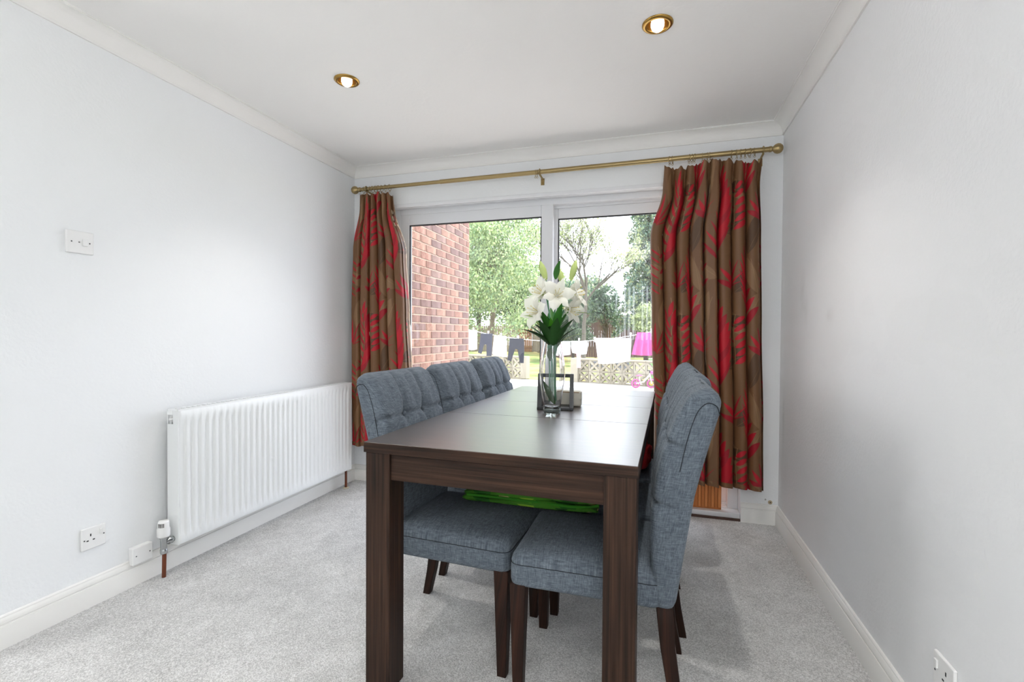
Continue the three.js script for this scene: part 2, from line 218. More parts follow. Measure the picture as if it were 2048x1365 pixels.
// unseen floor lamps behind the camera, placed to light walls and ceiling: a bowl that throws light up to the ceiling, glowing softly itself
[[2.55, 3.9, 'unseen floor lamp behind the camera by the right wall, lighting walls and ceiling'], [-1.2, 3.3, 'unseen floor lamp behind the camera on the left, lighting walls and ceiling']].forEach(([x, z, label]) => {
  const t = thing('unseen_floor_lamp', label, 'lamp', [x, 0, z], 0, 'unseen floor lamps behind the camera');
  part('base', lathe([[0, 0], [0.14, 0], [0.14, 0.012], [0.02, 0.025], [0, 0.025]], 32), M.agedBrass, t); part('pole', bar([0, 0.02, 0], [0, 1.45, 0], 0.011), M.agedBrass, t);
  part('lamp_shade', lathe([[0.02, 1.45], [0.09, 1.47], [0.15, 1.52], [0.18, 1.6], [0.178, 1.6], [0.148, 1.523], [0.088, 1.475], [0.02, 1.455]], 32), new THREE.MeshStandardMaterial({ color: 0xffffff, emissive: new THREE.Color(1, 0.97, 0.92), emissiveIntensity: 2 }), t, 'glowing white bowl of the unseen lamp');
  part('lamp_bulb', new THREE.SphereGeometry(0.06, 20, 14).translate(0, 1.53, 0), new THREE.MeshStandardMaterial({ color: 0xffffff, emissive: new THREE.Color(1, 0.97, 0.92), emissiveIntensity: 4 }), t).castShadow = false;
  const up = new THREE.SpotLight(new THREE.Color(0.97, 0.99, 1), UNSEEN_LAMP_UP, 0, 1.15, 0.5, 2); up.position.set(0, 1.56, 0); up.target.position.set(0, 2.5, 0); up.castShadow = true; up.shadow.radius = 3; t.add(up, up.target);
  const gl = new THREE.PointLight(new THREE.Color(0.97, 0.99, 1), UNSEEN_LAMP_GLOW, 0, 2); gl.position.set(0, 1.72, 0); gl.castShadow = true; gl.shadow.radius = 8; t.add(gl);  // all-round light of the unseen lamp, set above its bowl
});

// ---------------------------------------------------------------- radiator and its pipes
{
  const z0 = 0.165, z1 = 1.47, y0 = 0.13, y1 = 0.755, xf = 0.102;
  const t = thing('radiator', 'white ribbed panel radiator on the left wall', 'radiator', [0, 0, 0]);
  const NF = 33, pit = (z1 - z0 - 0.05) / NF;
  part('front_panel', sheet(NF * 10, 26, (u, v) => { const z = z1 - u * (z1 - z0), y = y0 + 0.002 + v * (y1 - y0 - 0.002); const k = (z - z0 - 0.025) / pit, fr = k - Math.floor(k); let g = smooth(0.08, 0.3, fr) * (1 - smooth(0.7, 0.92, fr)); if (k < 0 || k > NF) g = 0; const e = smooth(y0 + 0.035, y0 + 0.06, y) * (1 - smooth(y1 - 0.06, y1 - 0.035, y)); const ed = smooth(0, 0.012, y - y0) * smooth(0, 0.012, y1 - y) * smooth(0, 0.01, z - z0) * smooth(0, 0.01, z1 - z); return [xf - 0.008 * (1 - ed) - 0.008 * (1 - g) * e, y, z]; }), M.radiator, t);
  part('back_panel', bx(0.03, 0.042, y0 + 0.01, y1 - 0.03, z0 + 0.01, z1 - 0.01), M.radiator, t);
  part('convector', (() => { const l = []; for (let k = 0; k < 24; k++) { const z = lerp(z0 + 0.03, z1 - 0.03, k / 23); l.push(bx(0.042, 0.092, y0 + 0.03, y1 - 0.06, z - 0.001, z + 0.001)); } return merge(l); })(), M.radiator, t);
  for (const [za, zb] of [[z0, z0 + 0.006], [z1 - 0.006, z1]]) {
    const sp = part('side_panel', merge([bx(0.026, xf - 0.008, y0, y1 - 0.066, za, zb, 0.002), bx(0.062, xf - 0.008, y1 - 0.066, y1, za, zb, 0.002), bx(0.026, 0.062, y1 - 0.024, y1, za, zb, 0.002), bx(0.026, 0.031, y1 - 0.066, y1 - 0.024, za, zb, 0.002)]), M.radiator, t);
  }
  { const p = lathe([[0, 0], [0.013, 0], [0.014, 0.003], [0.014, 0.016], [0.006, 0.018], [0.006, 0.03], [0, 0.03]], 20); p.rotateX(Math.PI / 2); p.translate(0.047, y1 - 0.045, z1 - 0.026); part('air_vent', p, M.plastic, t, 'small round bleed valve'); }
  const grille = part('top_grille', merge([bx(0.026, 0.034, y1 - 0.004, y1 + 0.002, z0, z1), bx(xf - 0.014, xf - 0.006, y1 - 0.004, y1 + 0.003, z0, z1)]), M.radiator, t);
  { const g = bx(0.034, xf - 0.014, y1 - 0.006, y1, -0.005, 0.005); for (let k = 0; k < 48; k++) { const s = part('grille_bar', g, M.radiator, grille); s.position.z = lerp(z0 + 0.012, z1 - 0.012, k / 47); } }
  for (const z of [z0 + 0.2, z1 - 0.2]) part('wall_bracket', bx(0, 0.03, y0 + 0.1, y1 - 0.1, z - 0.015, z + 0.015), M.radiator, t);
  // thermostatic valve and supply pipe at the near end
  const v = thing('radiator_valve', 'white thermostatic valve with chrome body on a brown pipe', 'valve', [0.062, 0, 1.515]);
  part('pipe', bar([0, 0, 0], [0, 0.115, -0.003], 0.0085, 0.0085, 16), M.copper, v, 'brown copper pipe rising from the carpet');
  part('nut', lathe([[0, 0.108], [0.014, 0.108], [0.016, 0.112], [0.016, 0.126], [0.012, 0.13], [0.012, 0.14]], 6), M.chrome, v);
  part('body', merge([lathe([[0, 0.13], [0.013, 0.13], [0.013, 0.175], [0.017, 0.18], [0.017, 0.192], [0, 0.192]], 24), (() => { const g = lathe([[0, 0], [0.011, 0], [0.011, 0.018], [0.0165, 0.02], [0.0165, 0.036], [0.012, 0.038], [0.012, 0.052], [0, 0.052]], 20); g.rotateX(-Math.PI / 2); g.translate(0.0, 0.158, 0); return g; })()]), M.chrome, v, 'chrome valve body');
  const head = part('head', lathe([[0, 0.186], [0.022, 0.186], [0.0255, 0.19], [0.026, 0.222], [0.0225, 0.226], [0.0215, 0.252], [0.019, 0.258], [0, 0.259]], 36), M.plastic, v, 'white thermostat cap');
  { const g = bx(-0.0012, 0.0012, 0.232, 0.25, 0.0205, 0.0225); for (let k = -2; k <= 3; k++) { const m = part('slot', g, M.dark, head); m.rotation.y = 0.35 + k * 0.2; } }
  const p2 = thing('radiator_pipe', 'brown copper pipe at the far end of the radiator', 'pipe', [0.075, 0, 0.205]);
  part('pipe', bar([0, 0, 0], [0, 0.15, 0], 0.0085, 0.0085, 16), M.copper, p2); part('floor_collar', lathe([[0.009, 0], [0.022, 0], [0.022, 0.004], [0.009, 0.008]], 20), std(0xcfc6ae, 0.6), p2);
}

// ---------------------------------------------------------------- switches and sockets; faceplates lie in the local xy plane facing +z
function screw(parent, x, y, z) { const g = lathe([[0, 0.0012], [0.0024, 0.0008], [0.0028, 0]], 12); g.rotateX(Math.PI / 2); const m = part('screw', g, std(0x55585c, 0.4, { metalness: 0.8 }), parent); m.position.set(x, y, z); return m; }
function plate(name, label, category, pos, turn, w = 0.088, h = 0.088, d = 0.009) { const t = thing(name, label, category, pos, turn); part('faceplate', bx(-w / 2, w / 2, -h / 2, h / 2, 0, d, 0.0035), M.plastic, t); return t; }
{
  const s = plate('wall_switch', 'white light switch plate high on the left wall', 'switch', [0, 1.468, 1.802], Math.PI / 2, 0.094, 0.088, 0.012);
  screw(s, -0.03, 0, 0.012); screw(s, 0.032, 0, 0.012);
  part('rocker', bx(0.006, 0.024, -0.013, 0.013, 0.012, 0.0165, 0.002), M.plastic, s); part('indicator', bx(-0.007, -0.002, -0.0025, 0.0025, 0.012, 0.013), std(0x808080), s);
}
function socket(label, pos, turn, flip) {
  const s = plate('wall_socket', label, 'socket', pos, turn), k = flip ? -1 : 1, cx = -0.012 * k;
  for (const [x, y, w, h] of [[0, 0.013, 0.0045, 0.010], [-0.011, -0.008, 0.0075, 0.0045], [0.011, -0.008, 0.0075, 0.0045]]) part('pin_hole', bx(cx + x - w / 2, cx + x + w / 2, y - h / 2, y + h / 2, 0.004, 0.0095), M.dark, s);
  part('switch_rocker', bx(0.017 * k - 0.0065 + 0.008 * k, 0.017 * k + 0.0065 + 0.008 * k, 0.006, 0.028, 0.009, 0.0145, 0.002), M.plastic, s); screw(s, -0.034, -0.004, 0.009); screw(s, 0.036, 0.002, 0.009);
  return s;
}
socket('white switched power socket low on the left wall', [0, 0.278, 1.761], Math.PI / 2, false);
socket('white power socket low on the right wall by the picture edge', [W, 0.272, 1.684], -Math.PI / 2, true);
{
  const b = plate('junction_box', 'white raised blank outlet box above the skirting beside the radiator valve', 'outlet box', [0, 0.132, 1.582], Math.PI / 2, 0.086, 0.076, 0.028);
  screw(b, -0.028, 0.0, 0.028); screw(b, 0.03, 0.0, 0.028);
  const h = thing('cable_grommet', 'small chipped cable hole low in the back wall corner', 'cable hole', [2.85, 0.13, 0]); { const g = lathe([[0.004, 0.003], [0.009, 0.004], [0.012, 0.001], [0.012, 0]], 16); g.rotateX(Math.PI / 2); part('rim', g, std(0xb9a98a, 0.8), h); const q = new THREE.CircleGeometry(0.005, 16); q.translate(0, 0, 0.0025); part('hole', q, std(0x5a4a38, 0.9), h); const q2 = lathe([[0, 0.003], [0.004, 0.003], [0.005, 0]], 12); q2.rotateX(Math.PI / 2); q2.translate(-0.025, 0.014, 0); part('plug', q2, std(0xb0b0ae, 0.7), h); }
}

// ---------------------------------------------------------------- curtain pole, rings and curtains
const PY = 2.17, PZ = 0.085, poleY = x => 2.166 + (x - 0.088) * 0.004;
{
  const t = thing('curtain_pole', 'long antique brass curtain pole across the patio door', 'curtain pole', [0, 0, 0]);
  part('rod', merge([bar([0.11, poleY(0.11), PZ], [1.35, poleY(1.35), PZ], 0.0125, 0.0125, 20), bar([0.75, poleY(0.75), PZ], [2.81, poleY(2.81), PZ], 0.0145, 0.0145, 20)]), M.agedBrass, t);
  for (const [x, s] of [[0.11, -1], [2.80, 1]]) { const g = lathe([[0, 0], [0.0165, 0], [0.0165, 0.012], [0.012, 0.016], [0.014, 0.02], [0.024, 0.03], [0.0285, 0.043], [0.027, 0.055], [0.02, 0.066], [0.01, 0.071], [0, 0.072]], 32); g.rotateZ(-s * Math.PI / 2); const f = part('finial', g, M.agedBrass, t, 'round brass ball end'); f.position.set(x, poleY(x), PZ); }
  for (const x of [0.16, 1.46, 2.77]) { const b = part('bracket', merge([bx(x - 0.012, x + 0.012, PY - 0.06, PY - 0.015, 0, 0.006, 0.002), bar([x, PY - 0.02, 0.004], [x, PY - 0.016, PZ], 0.006, 0.006, 10), (() => { const g = new THREE.TorusGeometry(0.018, 0.004, 8, 24); g.rotateY(Math.PI / 2); g.translate(x, poleY(x), PZ); return g; })()]), M.agedBrass, t); { const g = new THREE.SphereGeometry(0.004, 10, 8); g.translate(x, PY - 0.045, 0.007); part('screw', g, M.brass, b); } }
  // rings
  const ring = thing('curtain_ring', 'thin brass ring carrying the left curtain on the pole', 'curtain ring', [0.14, 0, PZ], 0, 'rings of the left curtain');
  { const g = new THREE.TorusGeometry(0.0215, 0.0018, 6, 28); g.rotateY(Math.PI / 2); g.translate(0, -0.006, 0); part('hoop', g, M.agedBrass, ring); const e = new THREE.TorusGeometry(0.005, 0.0012, 6, 14); e.translate(0, -0.033, 0); part('eyelet', e, M.agedBrass, ring); }
  const put = (r, x, tw) => { r.position.set(x, poleY(x), PZ); r.rotation.y = tw; };
  const L = [0.138, 0.165, 0.187, 0.212, 0.238, 0.262, 0.287, 0.318, 0.352], Rt = [2.262, 2.279, 2.373, 2.388, 2.402, 2.446, 2.474, 2.488, 2.604, 2.632, 2.654, 2.676, 2.7, 2.726];
  L.forEach((x, i) => put(i ? dup(ring) : ring, x, rr(-0.35, 0.35)));
  Rt.forEach(x => put(dup(ring, 'thin brass ring carrying the right curtain on the pole', 'rings of the right curtain'), x, rr(-0.35, 0.35)));
  for (const x of [1.43, 1.442]) put(dup(ring, 'spare brass ring hanging empty beside the middle pole bracket', 'spare rings at the middle bracket'), x, 0.2);
}
// curtain cloth print: brown satin with tone-on-tone leaves and red fronds, 0.7 m wide x 0.72 m tall repeat
const curtainMap = (() => {
  const cw = 1024, ch = 1024, c = document.createElement('canvas'); c.width = cw; c.height = ch; const x = c.getContext('2d');
  x.fillStyle = 'rgb(114,79,49)'; x.fillRect(0, 0, cw, ch);
  const wrap = f => { for (const dx of [-cw, 0, cw]) for (const dy of [-ch, 0, ch]) { x.save(); x.translate(dx, dy); f(); x.restore(); } };
  const leaf = (px, py, a, L, w, col, bend = 0.25) => wrap(() => { x.translate(px, py); x.rotate(a); x.beginPath(); x.moveTo(0, 0); x.bezierCurveTo(L * 0.25, -w - L * bend * 0.3, L * 0.65, -w * 0.9 - L * bend, L, -L * bend); x.bezierCurveTo(L * 0.7, w * 0.35 - L * bend * 0.5, L * 0.3, w * 0.8, 0, 0); x.closePath(); x.fillStyle = col; x.fill(); });
  const stem = (pts, lw, col) => wrap(() => { x.beginPath(); x.moveTo(pts[0], pts[1]); x.bezierCurveTo(...pts.slice(2)); x.lineWidth = lw; x.strokeStyle = col; x.stroke(); });
  const light = 'rgb(132,99,67)', pale = 'rgb(152,118,82)', deep = 'rgb(84,58,36)', red = 'rgb(178,8,32)', red2 = 'rgb(152,6,28)';
  // large tone-on-tone leaves
  for (const [px, py, a, L, w, k] of [[100, 300, -1.2, 330, 90, 0], [420, 560, -0.4, 340, 96, 1], [700, 300, -2.2, 300, 90, 0], [880, 700, -1.0, 360, 96, 1], [260, 900, -2.6, 320, 90, 0], [600, 1000, -0.7, 320, 86, 1], [980, 1000, -1.8, 300, 86, 0], [480, 180, 0.3, 280, 74, 1], [860, 180, -0.9, 240, 70, 0]]) { leaf(px, py, a, L, w, k ? deep : light, 0.12); stem([px, py, px + Math.cos(a) * L * 0.3, py + Math.sin(a) * L * 0.3, px + Math.cos(a) * L * 0.6, py + Math.sin(a) * L * 0.6, px + Math.cos(a) * L * 0.9, py + Math.sin(a) * L * 0.9], 3, k ? 'rgb(120,88,58)' : pale); }
  // tall plumes: overlapping red leaves sweeping up both sides of a curved stem
  const plume = (px, py, m, n, s) => { stem([px, py + 90 * s, px - m * 40 * s, py - 100 * s, px + m * 90 * s, py - 330 * s, px + m * 40 * s, py - 620 * s], 5, pale); for (let i = 0; i < n; i++) { const t = i / (n - 1), qx = px + m * s * (70 * Math.sin(t * 2.6) - 12), qy = py + 40 * s - t * 520 * s, L = s * lerp(250, 120, t), w = s * lerp(44, 24, t); leaf(qx, qy, m > 0 ? lerp(-0.75, -1.05, t) : Math.PI + lerp(0.75, 1.05, t), L, w, i % 3 ? red : red2, m * 0.22); leaf(qx - m * 6, qy + 14, m > 0 ? Math.PI + lerp(0.5, 0.95, t) : -lerp(0.5, 0.95, t), L * 0.8, w * 0.85, i % 2 ? red : red2, -m * 0.22); } };
  plume(300, 700, 1, 9, 1.12); plume(800, 1190, -1, 9, 1.12);
  // open fans of long leaves
  for (const [px, py, sc, m] of [[545, 985, 0.95, 1], [45, 470, 0.95, -1]]) for (let i = 0; i < 7; i++) { const t = i / 6, L = sc * (170 + 90 * Math.sin(Math.PI * (0.15 + 0.7 * t))); leaf(px, py - i * 4, -Math.PI / 2 + m * lerp(-0.9, 0.9, t), L, sc * 25, i % 2 ? red : red2, m * lerp(0.3, -0.3, t)); }
  // side sprigs of short curved leaves on pale tendrils
  for (const [px, py, m] of [[600, 520, 1], [90, 1010, -1]]) { stem([px, py, px + m * 20, py - 120, px - m * 30, py - 240, px + m * 10, py - 380], 4, pale); for (let i = 0; i < 6; i++) { leaf(px + m * 8 * Math.sin(i), py - i * 62, m > 0 ? -0.25 : Math.PI + 0.25, 150 - i * 9, 24, red, m * 0.3); if (i % 2) leaf(px, py - i * 62 + 20, m > 0 ? Math.PI + 0.3 : -0.3, 110 - i * 7, 18, red2, -m * 0.3); } }
  const t = new THREE.CanvasTexture(c); t.colorSpace = THREE.SRGBColorSpace; t.wrapS = t.wrapT = THREE.RepeatWrapping; t.repeat.set(1 / 0.72, 1 / 0.8); return t;
})();
M.curtain = phys(0xffffff, 0.55, { map: curtainMap, sheen: 0.2, sheenRoughness: 0.4, sheenColor: new THREE.Color(0.9, 0.75, 0.6), side: THREE.DoubleSide });
M.lining = phys(0xe6d2b4, 0.9, { transmission: 0.25, thickness: 0, side: THREE.DoubleSide });
function curtain(label, lay, edges, folds, cloth, phase) {
  const t = thing('curtain', label, 'curtain', [0, 0, 0]);
  const nu = 320, nv = 90, top = lay.top, bot = lay.bottom;
  const xe = (v, side) => { const E = edges; let k = 0; while (k < E.length - 2 && v > E[k + 1][0]) k++; const a = E[k], b = E[k + 1], q = smooth(0, 1, clamp((v - a[0]) / (b[0] - a[0]), 0, 1)); return lerp(a[side], b[side], q); };
  const fold = (u, v) => folds * (u + 0.022 * Math.sin(7 * u + phase) * u * (1 - u) * 4 + 0.012 * Math.sin(13 * u + 2 * phase) * u * (1 - u) * 4 + 0.006 * v * Math.sin(5 * u + phase + 3 * v) * u * (1 - u) * 4);
  const f = off => (u, v) => {
    const x0 = xe(v, 1), x1 = xe(v, 2), K = fold(u, v), kf = Math.min(Math.floor(K), folds - 1), fr = K - kf, full = smooth(0.0, 0.16, v), h = Math.sin(kf * 5.1 + phase * 3);
    const c = 0.5 + 0.05 * h, wide = lerp(0.62, 0.9, full), amp = lerp(0.016, 0.034 + 0.008 * h, full);
    let g, z;
    if (fr < c) { const q = fr / c; g = wide * (q - 0.05 * full * Math.sin(2 * Math.PI * q)); z = amp * (Math.pow(Math.sin(Math.PI * q), 0.55) - 0.1 + 0.16 * Math.sin(2 * Math.PI * q + h * 2)); }
    else { const q = (fr - c) / (1 - c); g = wide + (1 - wide) * q + 0.05 * full * Math.sin(2 * Math.PI * q); z = -amp * (1.35 * Math.pow(Math.sin(Math.PI * q), 0.8) + 0.1); }
    let x = lerp(x0, x1, clamp((kf + g) / folds, -0.02, 1.02)); z += PZ + 0.004;
    let y = lerp(top(u), bot(u), v) + (1 - smooth(0, 0.05, v)) * (0.006 * Math.cos(K * 9.4) + 0.004 * Math.sin(K * 19 + phase)) + v * v * 0.007 * Math.sin(2 * Math.PI * fr + 0.6);
    return [x, y, Math.max(z - off, 0.012)];
  };
  const g = sheet(nu, nv, f(0), [cloth, -1.95]); part('cloth', g, M.curtain, t);
  part('lining', sheet(nu, 40, (u, v) => { const q = f(0.004)(lerp(0.035, 0.965, u), lerp(0.03, 0.985, v)); return q; }, [cloth, 1.95]), M.lining, t, 'pale lining on the window side');
  part('hem', sheet(nu, 2, (u, v) => { const q = f(0)(u, lerp(0.985, 1.0, v)); q[2] += 0.003; return q; }, [cloth, 0.03]), M.curtain, t);
  return t;
}
curtain('left brown curtain with red leaf print beside the radiator', { top: u => 2.128 - 0.03 * smooth(0.8, 1, u), bottom: u => 0.285 - 0.06 * smooth(0.25, 0.75, u) }, [[0, 0.112, 0.378], [0.06, 0.112, 0.385], [0.22, 0.062, 0.462], [0.45, 0.048, 0.488], [0.7, 0.05, 0.512], [1, 0.058, 0.47]], 6, 1.15, 0.6);
curtain('right brown curtain with red leaf print beside the right wall', { top: u => 2.13 - 0.016 * Math.sin(u * 9), bottom: u => 0.235 - 0.02 * u }, [[0, 2.232, 2.765], [0.07, 2.225, 2.755], [0.22, 2.155, 2.765], [0.5, 2.168, 2.775], [0.8, 2.19, 2.79], [1, 2.185, 2.795]], 8, 1.55, 1.9);

// ---------------------------------------------------------------- table
const TY = 0.78, TW = 0.825, TL = 1.69;
{
  const t = thing('dining_table', 'dark brown wooden extending dining table with square legs', 'table', [1.761, 0, 1.005], R(-1.4));
  const z0 = -TL / 2, z1 = TL / 2, seams = [z0, -0.57, -0.165, 0.245, z1];
  for (let k = 0; k < 4; k++) { const a = seams[k] + (k ? 0.0009 : 0), b = seams[k + 1] - (k < 3 ? 0.0009 : 0), p = part('top_panel', bx(-TW / 2, TW / 2, TY - 0.032, TY - 0.0015, a, b, 0.0015, 'x'), M.wood, t); part('lacquered_face', bx(-TW / 2 + 0.001, TW / 2 - 0.001, TY - 0.003, TY, a + 0.0008, b - 0.0008, 0.001, 'x'), M.woodTop, p); }
  const L = 0.085, ox = TW / 2 - 0.004, oz = TL / 2 - 0.006;
  for (const sx of [-1, 1]) for (const sz of [-1, 1]) part('leg', bx(sx > 0 ? ox - L : -ox, sx > 0 ? ox : -ox + L, 0, TY - 0.032, sz > 0 ? oz - L : -oz, sz > 0 ? oz : -oz + L, 0.003), M.wood, t);
  for (const s of [-1, 1]) { part('apron', bx(-ox + L, ox - L, TY - 0.115, TY - 0.032, s > 0 ? oz - 0.03 : -oz + 0.008, s > 0 ? oz - 0.008 : -oz + 0.03, 0.001, 'x'), M.wood, t); part('apron', bx(s > 0 ? ox - 0.03 : -ox + 0.008, s > 0 ? ox - 0.008 : -ox + 0.03, TY - 0.115, TY - 0.032, -oz + L, oz - L, 0.001, 'z'), M.wood, t); }
  part('runner', merge([bx(-0.2, -0.17, TY - 0.075, TY - 0.032, -oz + 0.03, oz - 0.03), bx(0.17, 0.2, TY - 0.075, TY - 0.032, -oz + 0.03, oz - 0.03)]), M.wood, t);
}

// ---------------------------------------------------------------- chairs (local +x is forward)
const CW = 0.405, CD = 0.426;
function makeChair() {
  const t = thing('dining_chair', '', 'chair');
  const tab = (a, y) => { let k = 0; while (k < a.length - 2 && y > a[k + 1][1]) k++; const q = clamp((y - a[k][1]) / (a[k + 1][1] - a[k][1]), 0, 1); return lerp(a[k][0], a[k + 1][0], q); };
  const F = [[-0.004, 0.345], [0.006, 0.43], [0.011, 0.54], [0.010, 0.62], [-0.004, 0.72], [-0.026, 0.81], [-0.052, 0.88], [-0.078, 0.93], [-0.095, 0.955], [-0.118, 0.969], [-0.135, 0.972]];
  const B = [[-0.052, 0.345], [-0.062, 0.37], [-0.068, 0.41], [-0.078, 0.48], [-0.09, 0.56], [-0.107, 0.67], [-0.126, 0.75], [-0.149, 0.835], [-0.167, 0.9], [-0.172, 0.935], [-0.165, 0.955], [-0.148, 0.969], [-0.136, 0.972]];
  const ys = []; for (let i = 0; i <= 78; i++) ys.push(lerp(0.345, 0.93, i / 78)); for (let i = 1; i <= 16; i++) ys.push(0.93 + 0.042 * Math.sin(i / 16 * Math.PI / 2));
  const rows = [0.815, 0.645], cols = [-CW / 6, CW / 6], r0 = 0.03, h = 0.972;
  const tuft = (s, y) => { let d = 0; const g = (x, w) => Math.exp(-(x * x) / (w * w)); const c0 = Math.min(...cols.map(c => Math.abs(s - c))), edge = CW / 2 - Math.abs(s); d = 0.011 * g(c0, 0.007) * smooth(0.5, 0.6, y); for (const r of rows) d = Math.max(d, 0.011 * g(y - r, 0.007) * smooth(0.0, 0.02, edge)); let b = 0; for (const r of rows) for (const c of cols) b = Math.max(b, g(Math.hypot(s - c, y - r), 0.034)); const puff = 0.006 * Math.sin(Math.PI * clamp(c0 / 0.07, 0, 1)) * smooth(0.56, 0.66, y); return d * (0.7 + 0.5 * b) + 0.02 * b - puff; };
  const rings = ys.map(y => { const f = tab(F, y), b = tab(B, y), ht = Math.max((f - b) / 2, 0.002), fc = (f + b) / 2; let hw = CW / 2 - 0.002; if (y > h - r0) hw = CW / 2 - r0 + Math.sqrt(Math.max(0, r0 * r0 - (y - h + r0) ** 2)); if (y < 0.36) hw -= 0.006 * (1 - smooth(0.345, 0.36, y)); return rrect(hw, ht, Math.min(0.022, ht * 0.9), 44, 6, 6).map(([s, n]) => { let nn = n; if (n > ht * 0.5) nn -= tuft(s, y) * smooth(0.5, 1, n / ht); let ss = s; if (hw - Math.abs(s) < 0.03 && n > -0.15 * ht) { let c = 0; for (const r of rows) c = Math.max(c, Math.exp(-(((y - r + 0.25 * (ht - n)) / 0.008) ** 2))); const k = smooth(-0.15, 0.25, n / ht); nn -= 0.008 * c * k; ss -= Math.sign(s) * 0.009 * c * k; ss += Math.sign(s) * 0.004 * smooth(0.0, 0.7, n / ht) * (1 - c) * smooth(0.5, 0.62, y); } return new THREE.Vector3(fc + nn, y, ss); }); });
  const bg = loft(rings.map(r => r.slice().reverse()), [true, true]);
  const back = part('backrest', bg, M.fabric, t);
  for (const r of rows) for (const c of cols) { const g = new THREE.SphereGeometry(0.0085, 14, 8); g.scale(0.45, 1, 1); const m = part('button', g, M.fabric, back); m.position.set(tab(F, r) - 0.017, r, c); }
  for (const s of [-1, 1]) part('piping', tube([[-0.066, 0.74], [-0.076, 0.79], [-0.096, 0.87], [-0.115, 0.915], [-0.135, 0.932], [-0.158, 0.925], [-0.166, 0.9]].map(([f, y]) => [f, y, s * (CW / 2 - 0.0018)]), 0.0013, 60, 6), M.piping, back, 'dark stitched seam');
  // seat cushion
  const seatLv = [[0.345, 0.006, 0.03], [0.349, 0.002, 0.03], [0.36, 0, 0.03], [0.405, 0.0, 0.03], [0.412, 0.0015, 0.03], [0.419, 0.001, 0.03], [0.43, 0.004, 0.032], [0.441, 0.011, 0.035], [0.449, 0.022, 0.04], [0.455, 0.04, 0.05], [0.460, 0.07, 0.06], [0.463, 0.11, 0.07], [0.464, 0.16, 0.04]];
  const x0 = -0.03, x1 = CD, seatRing = ([y, i, r]) => rrect(CW / 2 - 0.002 - i, (x1 - x0) / 2 - i, r, 12, 12, 6).map(([s, n]) => new THREE.Vector3((x0 + x1) / 2 + n, y, s)).reverse();
  const topG = loft(seatLv.slice(4).map(seatRing), [false, true]); { const p = topG.attributes.position, uv = topG.attributes.uv; for (let i = 0; i < p.count; i++) uv.setXY(i, p.getX(i), p.getZ(i)); }
  const seat = part('seat', merge([loft(seatLv.slice(0, 5).map(seatRing), [true, false]), topG]), M.fabric, t);
  { const pts = rrect(CW / 2 - 0.0025, (x1 - x0) / 2 - 0.0005, 0.03, 6, 6, 5).map(([s, n]) => new THREE.Vector3((x0 + x1) / 2 + n, 0.412, s)); part('piping', tube(pts, 0.0011, 160, 6, true), M.piping, seat, 'dark stitched seam'); }
  // legs
  const leg = (fa, fb, s, ta, tb) => loft([0, 0.33, 0.7, 1].map(q => { const y = lerp(0.35, 0, q), f = lerp(fa, fb, q * q * 0.6 + q * 0.4), w = lerp(ta, tb, q) / 2; return rrect(w, w, 0.003, 2, 2, 3).map(([a, b]) => new THREE.Vector3(f + b, y, s + a)).reverse(); }), [true, true]);
  for (const s of [-1, 1]) { part('leg', leg(CD - 0.027, CD - 0.027, s * (CW / 2 - 0.028), 0.05, 0.031), M.leg, t); part('leg', leg(-0.03, -0.082, s * (CW / 2 - 0.028), 0.046, 0.031), M.leg, t); }
  return t;
}
{
  const c0 = makeChair();
  const spots = [
    [1.334, 1.447, -0.055, 'grey tufted dining chair on the radiator side at the near end of the table'],
    [1.345, 0.937, -0.03, 'grey tufted dining chair in the middle of the row on the radiator side'],
    [1.347, 0.42, -0.01, 'grey tufted dining chair on the radiator side nearest the patio door'],
    [2.193, 1.528, Math.PI, 'grey tufted dining chair on the right wall side at the near end of the table'],
    [2.213, 1.08, Math.PI + 0.01, 'grey tufted dining chair in the middle of the row on the right wall side'],
    [2.213, 0.635, Math.PI, 'grey tufted dining chair on the right wall side nearest the patio door']];
  spots.forEach(([x, z, a, label], i) => { const c = i ? dup(c0) : c0; c.position.set(x, 0, z); c.rotation.y = a; tag(c, label, 'chair', 'tufted chairs around the table'); });
}

